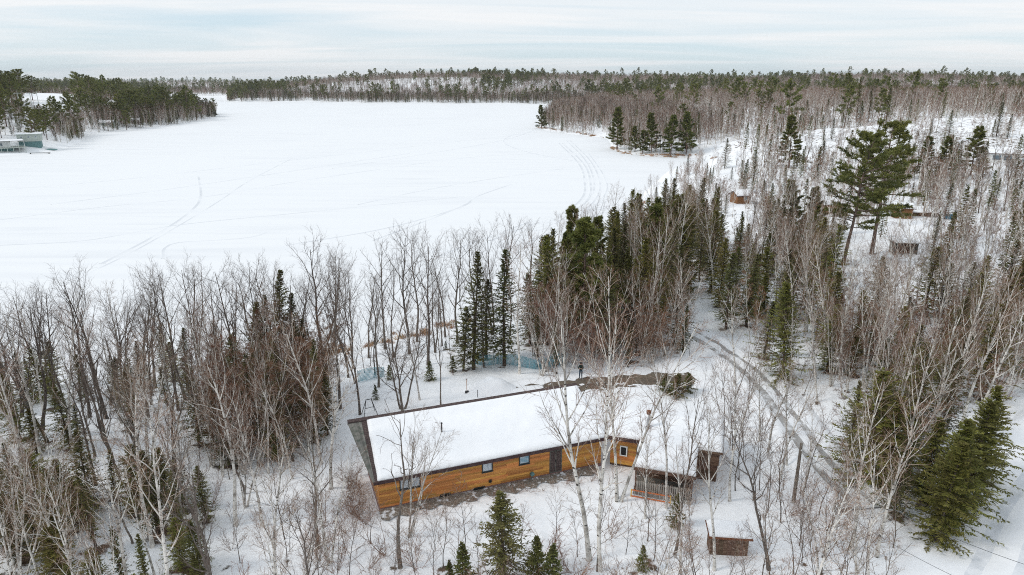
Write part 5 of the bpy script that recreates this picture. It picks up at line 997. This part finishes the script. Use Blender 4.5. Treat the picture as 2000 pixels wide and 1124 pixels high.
# ------------------------------------------------------------------ woods that read as one mass
def far_proto(kind, seed):
    if kind == 'birch': return (13, bare_tree(seed, H=13, r0=.24, first=.38, nl=8, la=(.4, .8), ll=(.16, .26), n2=3, n3=5, up=.1, wig=.1, lean=.08, twr=.022, k0=6, twt=2), m_birch, m_btwig)
    if kind == 'brown': return (11, bare_tree(seed, H=11, stems=2, r0=.13, first=.2, nl=8, la=(.45, .9), ll=(.2, .3), n2=4, n3=6, up=.1, wig=.1, twr=.026, shape='cone', k0=6, twt=2), m_birch, m_rtwig)
    if kind == 'grey': return (13, bare_tree(seed, H=13, r0=.17, first=.35, nl=9, la=(.4, .85), ll=(.2, .32), n2=4, n3=5, up=.1, wig=.1, twr=.024, k0=6, twt=2), m_grey, m_gtwig)
    if kind == 'spruce': return (12, spruce(seed, H=12, wid=.14, start=.08, whorls=18, per=6, nsp=6, sl=(.5, .9), sw=(.16, .26), power=.85), m_cbark, m_spruce)
    if kind == 'pine': return (17, pine(seed, H=17, start=.34, nb=28, wid=.27, nt=6, tuft=11, blen=.85, bw=.08), m_pbark, m_pine)
    if kind == 'brush': return (2.6, (None, shrub(seed, stems=8, n2=4, n3=4, twr=.016)), m_birch, m_rtwig)
PROTO = bpy.data.collections.new('forest_kinds'); PIDX = {}
for k in ('birch', 'brown', 'grey', 'spruce', 'pine', 'brush'):
    for s in range(3):
        H_, (ta, ca), mt, mc = far_proto(k, 700 + s * 7 + len(PIDX)); V = []; Q = []; T = []; A = []; mi_q = []; mi_t = []; off = 0
        for g, mi in ((ta, 0), (ca, 1)):
            if g is None: continue
            V += g.V; A += g.A
            for q in g.Q: Q.append(q + off); mi_q += [mi] * len(q)
            for q in g.T: T.append(q + off); mi_t += [mi] * len(q)
            off += g.n
        me = mesh_np('wood_' + k, np.concatenate(V), [np.concatenate(Q), np.concatenate(T) if T else np.zeros((0, 3), int)], [mt, mc], mi_q + mi_t, {'tw': np.concatenate(A)})
        o = bpy.data.objects.new('kind%02d' % len(PIDX), me); PROTO.objects.link(o); PIDX[(k, s)] = (len(PIDX), H_)
def node_group():
    ng = bpy.data.node_groups.new('forest', 'GeometryNodeTree'); ng.interface.new_socket('Geometry', in_out='INPUT', socket_type='NodeSocketGeometry'); ng.interface.new_socket('Geometry', in_out='OUTPUT', socket_type='NodeSocketGeometry')
    L = ng.links.new; i = N(ng, 'NodeGroupInput'); o = N(ng, 'NodeGroupOutput'); mp = N(ng, 'GeometryNodeMeshToPoints'); ip = N(ng, 'GeometryNodeInstanceOnPoints'); ci = N(ng, 'GeometryNodeCollectionInfo')
    ci.inputs['Collection'].default_value = PROTO; ci.inputs['Separate Children'].default_value = True; ci.inputs['Reset Children'].default_value = True
    def na(n, t): a = N(ng, 'GeometryNodeInputNamedAttribute', data_type=t); a.inputs['Name'].default_value = n; return a.outputs['Attribute']
    L(i.outputs[0], mp.inputs[0]); L(mp.outputs[0], ip.inputs['Points']); L(ci.outputs[0], ip.inputs['Instance']); ip.inputs['Pick Instance'].default_value = True
    L(na('pid', 'INT'), ip.inputs['Instance Index']); e = N(ng, 'FunctionNodeEulerToRotation'); L(na('rot', 'FLOAT_VECTOR'), e.inputs[0]); L(e.outputs[0], ip.inputs['Rotation']); L(na('scl', 'FLOAT_VECTOR'), ip.inputs['Scale']); L(ip.outputs[0], o.inputs[0]); return ng
NG = node_group()
def forest(name, label, poly, n, mixf, seed, hs=(.75, 1.15), dmin=1.5, keep=None):
    r = np.random.default_rng(seed); P = np.array(poly, float); lo, hi = P.min(0), P.max(0); A = lo + (hi - lo) * r.random((int(n * 1.2 * np.prod(hi - lo) / abs(.5 * np.sum(P[:, 0] * np.roll(P[:, 1], -1) - P[:, 1] * np.roll(P[:, 0], -1)))), 2)); X, Y = A.T
    d = shore(X, Y); m = inside(X, Y, P) & (d > dmin) & free(X, Y)
    if keep is not None: m &= keep(X, Y, r)
    X, Y, d = X[m][:n], Y[m][:n], d[m][:n]; Z = height(X, Y) - .1; kinds = mixf(X, Y, d, r); pid = np.zeros(len(X), int)
    names = ['birch', 'brown', 'grey', 'spruce', 'pine', 'brush']; var = r.integers(0, 3, len(X))
    pid = np.array([PIDX[(names[k], v)][0] for k, v in zip(kinds, var)])
    s = hs[0] + (hs[1] - hs[0]) * r.random(len(X)); s = np.where(kinds == 4, s * (.95 + .55 * r.random(len(X)) ** 2), s); rot = np.stack([r.normal(size=len(X)) * .06, r.normal(size=len(X)) * .06, r.random(len(X)) * 6.28], 1); rot[kinds >= 3, :2] *= .3
    me = bpy.data.meshes.new(name); me.vertices.add(len(X)); me.vertices.foreach_set('co', np.stack([X, Y, Z], 1).astype(np.float32).ravel())
    a = me.attributes.new('pid', 'INT', 'POINT'); a.data.foreach_set('value', pid.astype(np.int32)); a = me.attributes.new('rot', 'FLOAT_VECTOR', 'POINT'); a.data.foreach_set('vector', rot.astype(np.float32).ravel())
    a = me.attributes.new('scl', 'FLOAT_VECTOR', 'POINT'); a.data.foreach_set('vector', np.stack([s * .95, s * .95, s], 1).astype(np.float32).ravel()); me.update()
    o = link(bpy.data.objects.new(name, me)); md = o.modifiers.new('forest', 'NODES'); md.node_group = NG; tag(o, label, 'forest', kind='stuff'); return o
def pick(r, n, w): w = np.array(w, float); return r.choice(len(w), size=n, p=w / w.sum())
HILL = [(60, 318), (75, 250), (95, 205), (140, 190), (420, 200), (420, 420), (240, 380), (150, 345), (90, 340)]
forest('hillside_brush', 'thin brush and saplings over the rocky snowy hill', [(112, 332), (88, 268), (88, 190), (110, 130), (330, 140), (420, 230), (380, 360), (150, 345)], 2900, lambda X, Y, d, r: pick(r, len(X), [.30, .22, .05, .10, .0, .33]), 1, (.45, .9), keep=lambda X, Y, r: r.random(len(X)) < .3 + .7 * (fbm(X * .04, Y * .04, 3) > .44))
OPEN = np.array([tuple(ground_at(u, v))[:2] for u, v in ((1430, 500), (1440, 330), (1600, 320), (1900, 320), (2150, 370), (2150, 590), (1850, 610), (1640, 640))])
forest('open_wood', 'pale birches and brush filling the wood around the small cabins', OPEN, 260, lambda X, Y, d, r: pick(r, len(X), [.50, .16, .06, .14, .0, .14]), 9, (.55, 1.0), keep=lambda X, Y, r: ~inside(*project(X, Y, height(X, Y)), np.array([(1560, 570), (1610, 480), (1690, 475), (1800, 500), (1790, 560), (1690, 610)], float)))
forest('birch_forest', 'pale birch forest covering the plateau beyond the rocky hill', [(75, 345), (150, 335), (260, 325), (430, 270), (760, 420), (950, 900), (500, 1000), (160, 1000), (90, 880), (70, 600), (80, 440)], 14500, lambda X, Y, d, r: np.where(d < 12, pick(r, len(X), [.35, .4, .1, .1, .01, .04]), pick(r, len(X), [.62, .26, .06, .045, .012, 0])), 2, (.8, 1.15))
forest('point_wood', 'bare birches and brush crowded on the low point of the bay', [(15, 540), (30, 470), (60, 435), (58, 400), (50, 340), (75, 318), (110, 330), (120, 600), (90, 900), (40, 890)], 3400, lambda X, Y, d, r: np.where(d < 6, pick(r, len(X), [.2, .3, .1, .1, .0, .3]), pick(r, len(X), [.38, .40, .12, .08, .0, .02])), 6, (.6, 1.0), dmin=1.2)
forest('far_shore_forest', 'mixed forest of bare trees and evergreens on the far shore hills', [(-800, 1000), (850, 1000), (1500, 1900), (-1450, 1900)], 52000, lambda X, Y, d, r: np.where(fbm(X * .006 + 3, Y * .006, 2) > np.where(X > 100, .52, .42), pick(r, len(X), [.16, .46, .16, .06, .16, 0]), pick(r, len(X), [.20, .58, .16, .04, .02, 0])), 3, (.70, 1.1), keep=lambda X, Y, r: fbm(X * .007 + 8, Y * .011, 2) < .50 + .25 * r.random(len(X)))
forest('far_shore_belt', 'dense dark belt of spruce and bare trees along the far waterline', [(-560, 1070), (180, 960), (320, 960), (320, 1100), (-100, 1180), (-560, 1300)], 8000, lambda X, Y, d, r: np.where(d < 60, pick(r, len(X), [.14, .28, .10, .48, .0, 0]), pick(r, len(X), [.2, .5, .15, .1, .05, 0])), 7, (.65, 1.1), keep=lambda X, Y, r: (shore(X, Y) < 95) & (r.random(len(X)) < .25 + 1.4 * fbm(X * .02, Y * .02, 2)))
forest('left_shore_forest', 'mixed pines and bare birches on the hill behind the boathouses', [(-300, 290), (-700, 300), (-1100, 800), (-700, 1300), (-400, 860), (-285, 740), (-255, 560), (-262, 470), (-238, 400)], 9500, lambda X, Y, d, r: np.where(d < 22, pick(r, len(X), [.34, .34, .1, .22, .0, 0]), pick(r, len(X), [.28, .28, .12, .12, .20, 0])), 4, (.65, 1.05), keep=lambda X, Y, r: ~inside(*project(X, Y, height(X, Y)), np.array([(48, 178), (145, 176), (150, 205), (132, 250), (60, 256), (40, 215)], float)))
forest('left_shore_belt', 'bare birches and spruces crowded along the waterline of the wooded point', [(-240, 400), (-290, 420), (-310, 560), (-330, 760), (-270, 760), (-250, 560), (-250, 450)], 1500, lambda X, Y, d, r: pick(r, len(X), [.34, .30, .1, .24, .02, 0]), 8, (.7, 1.05), dmin=.8, keep=lambda X, Y, r: shore(X, Y) < 30)
forest('distant_forest', 'hazy wooded ridge on the horizon', [(-2000, 1900), (2000, 1900), (4200, 4800), (-4200, 4800)], 24000, lambda X, Y, d, r: pick(r, len(X), [.1, .6, .15, .1, .05, 0]), 5, (.9, 1.5))
scatter([(-300, 510), (-262, 500), (-262, 560), (-275, 640), (-300, 720), (-345, 740), (-350, 560)], 'on the wooded point across the lake', 4.5, [('pine', 34, 13, 18, 1.25), ('cone_pine', 14, 9, 15, 1.25), ('spruce', 14, 7, 12, 1.4), ('birch', 16, 9, 13, 1)], world=True)
scatter([(-262, 330), (-238, 340), (-240, 372), (-262, 420), (-300, 430), (-310, 350)], 'around the pale boathouses', 4.0, [('pine', 9, 14, 19, 1.1), ('birch', 10, 9, 13, 1), ('fir', 5, 8, 12, 1.3)], world=True)
scatter([(-420, 372), (-300, 372), (-330, 400), (-420, 410)], 'on the crest of the hill behind the boathouses', 6, [('pine', 12, 15, 20, 1.2)], world=True)
ORD = ['first', 'second', 'third', 'fourth', 'fifth', 'sixth', 'seventh', 'eighth', 'ninth']
def single_out():
    """small sets of look-alikes are told apart by their order out from something one can find"""
    sets = {}
    for o in COL.objects:
        if o.parent is None and o.get('group') and o.get('label'): sets.setdefault(o['label'], []).append(o)
    marks = [((H0.x + 8, H0.y + 3), 'cedar house'), ((C0.x + 2, C0.y + 5), 'small cabin'), ((48, 104), 'giant pines'), ((7, 66), 'person'), ((-236, 335), 'boathouses')]
    for lab, os_ in sets.items():
        if 2 <= len(os_) <= 9 and len(lab.split()) <= 12:
            cx = sum(o.location.x for o in os_) / len(os_); cyy = sum(o.location.y for o in os_) / len(os_)
            (mx, my), nm = min(marks, key=lambda m: math.hypot(m[0][0] - cx, m[0][1] - cyy))
            for i, o in enumerate(sorted(os_, key=lambda o: math.hypot(o.location.x - mx, o.location.y - my))): o['label'] = lab + ', ' + ORD[i] + ' from ' + nm
single_out()
def tree_wells():                     # needle and twig litter melted into the snow round the trunks
    me = bpy.data.objects['ground'].data; n = len(me.vertices); co = np.zeros(n * 3, np.float32); me.vertices.foreach_get('co', co); co = co.reshape(-1, 3); a = me.attributes['litter']; v = np.zeros(n, np.float32); a.data.foreach_get('value', v)
    sel = np.where((np.abs(co[:, 0]) < 75) & (co[:, 1] > 14) & (co[:, 1] < 135))[0]; sx, sy = co[sel, 0], co[sel, 1]; add = np.zeros(len(sel), np.float32)
    for o in COL.objects:
        if o.parent is None and o.get('category') in ('fir', 'spruce', 'pine', 'birch', 'tree') and o.location.y < 135:
            con = o['category'] in ('fir', 'spruce', 'pine'); d2 = (sx - o.location.x) ** 2 + (sy - o.location.y) ** 2; add = np.maximum(add, np.exp(-d2 / (1.5 if con else .35)) * (.38 if con else .30))
    v[sel] += add; a.data.foreach_set('value', v)
tree_wells()
# ------------------------------------------------------------------ winter air
hm = bpy.data.materials.new('winter_air'); hm.use_nodes = True; ht = hm.node_tree; ht.nodes.clear(); ho = N(ht, 'ShaderNodeOutputMaterial'); hv = N(ht, 'ShaderNodeVolumePrincipled')
hv.inputs['Color'].default_value = (.86, .91, .97, 1); hv.inputs['Density'].default_value = HAZE; hv.inputs['Anisotropy'].default_value = .2; ht.links.new(hv.outputs[0], ho.inputs['Volume'])
hb = MB(); hb.box(-5700, 5700, -900, 9600, -4, 150); ho_ = hb.build('haze', hm); tag(ho_, 'thin pale winter haze over lake and woods', 'haze', kind='stuff')
print('COUNT', COUNT, len(bpy.data.objects))
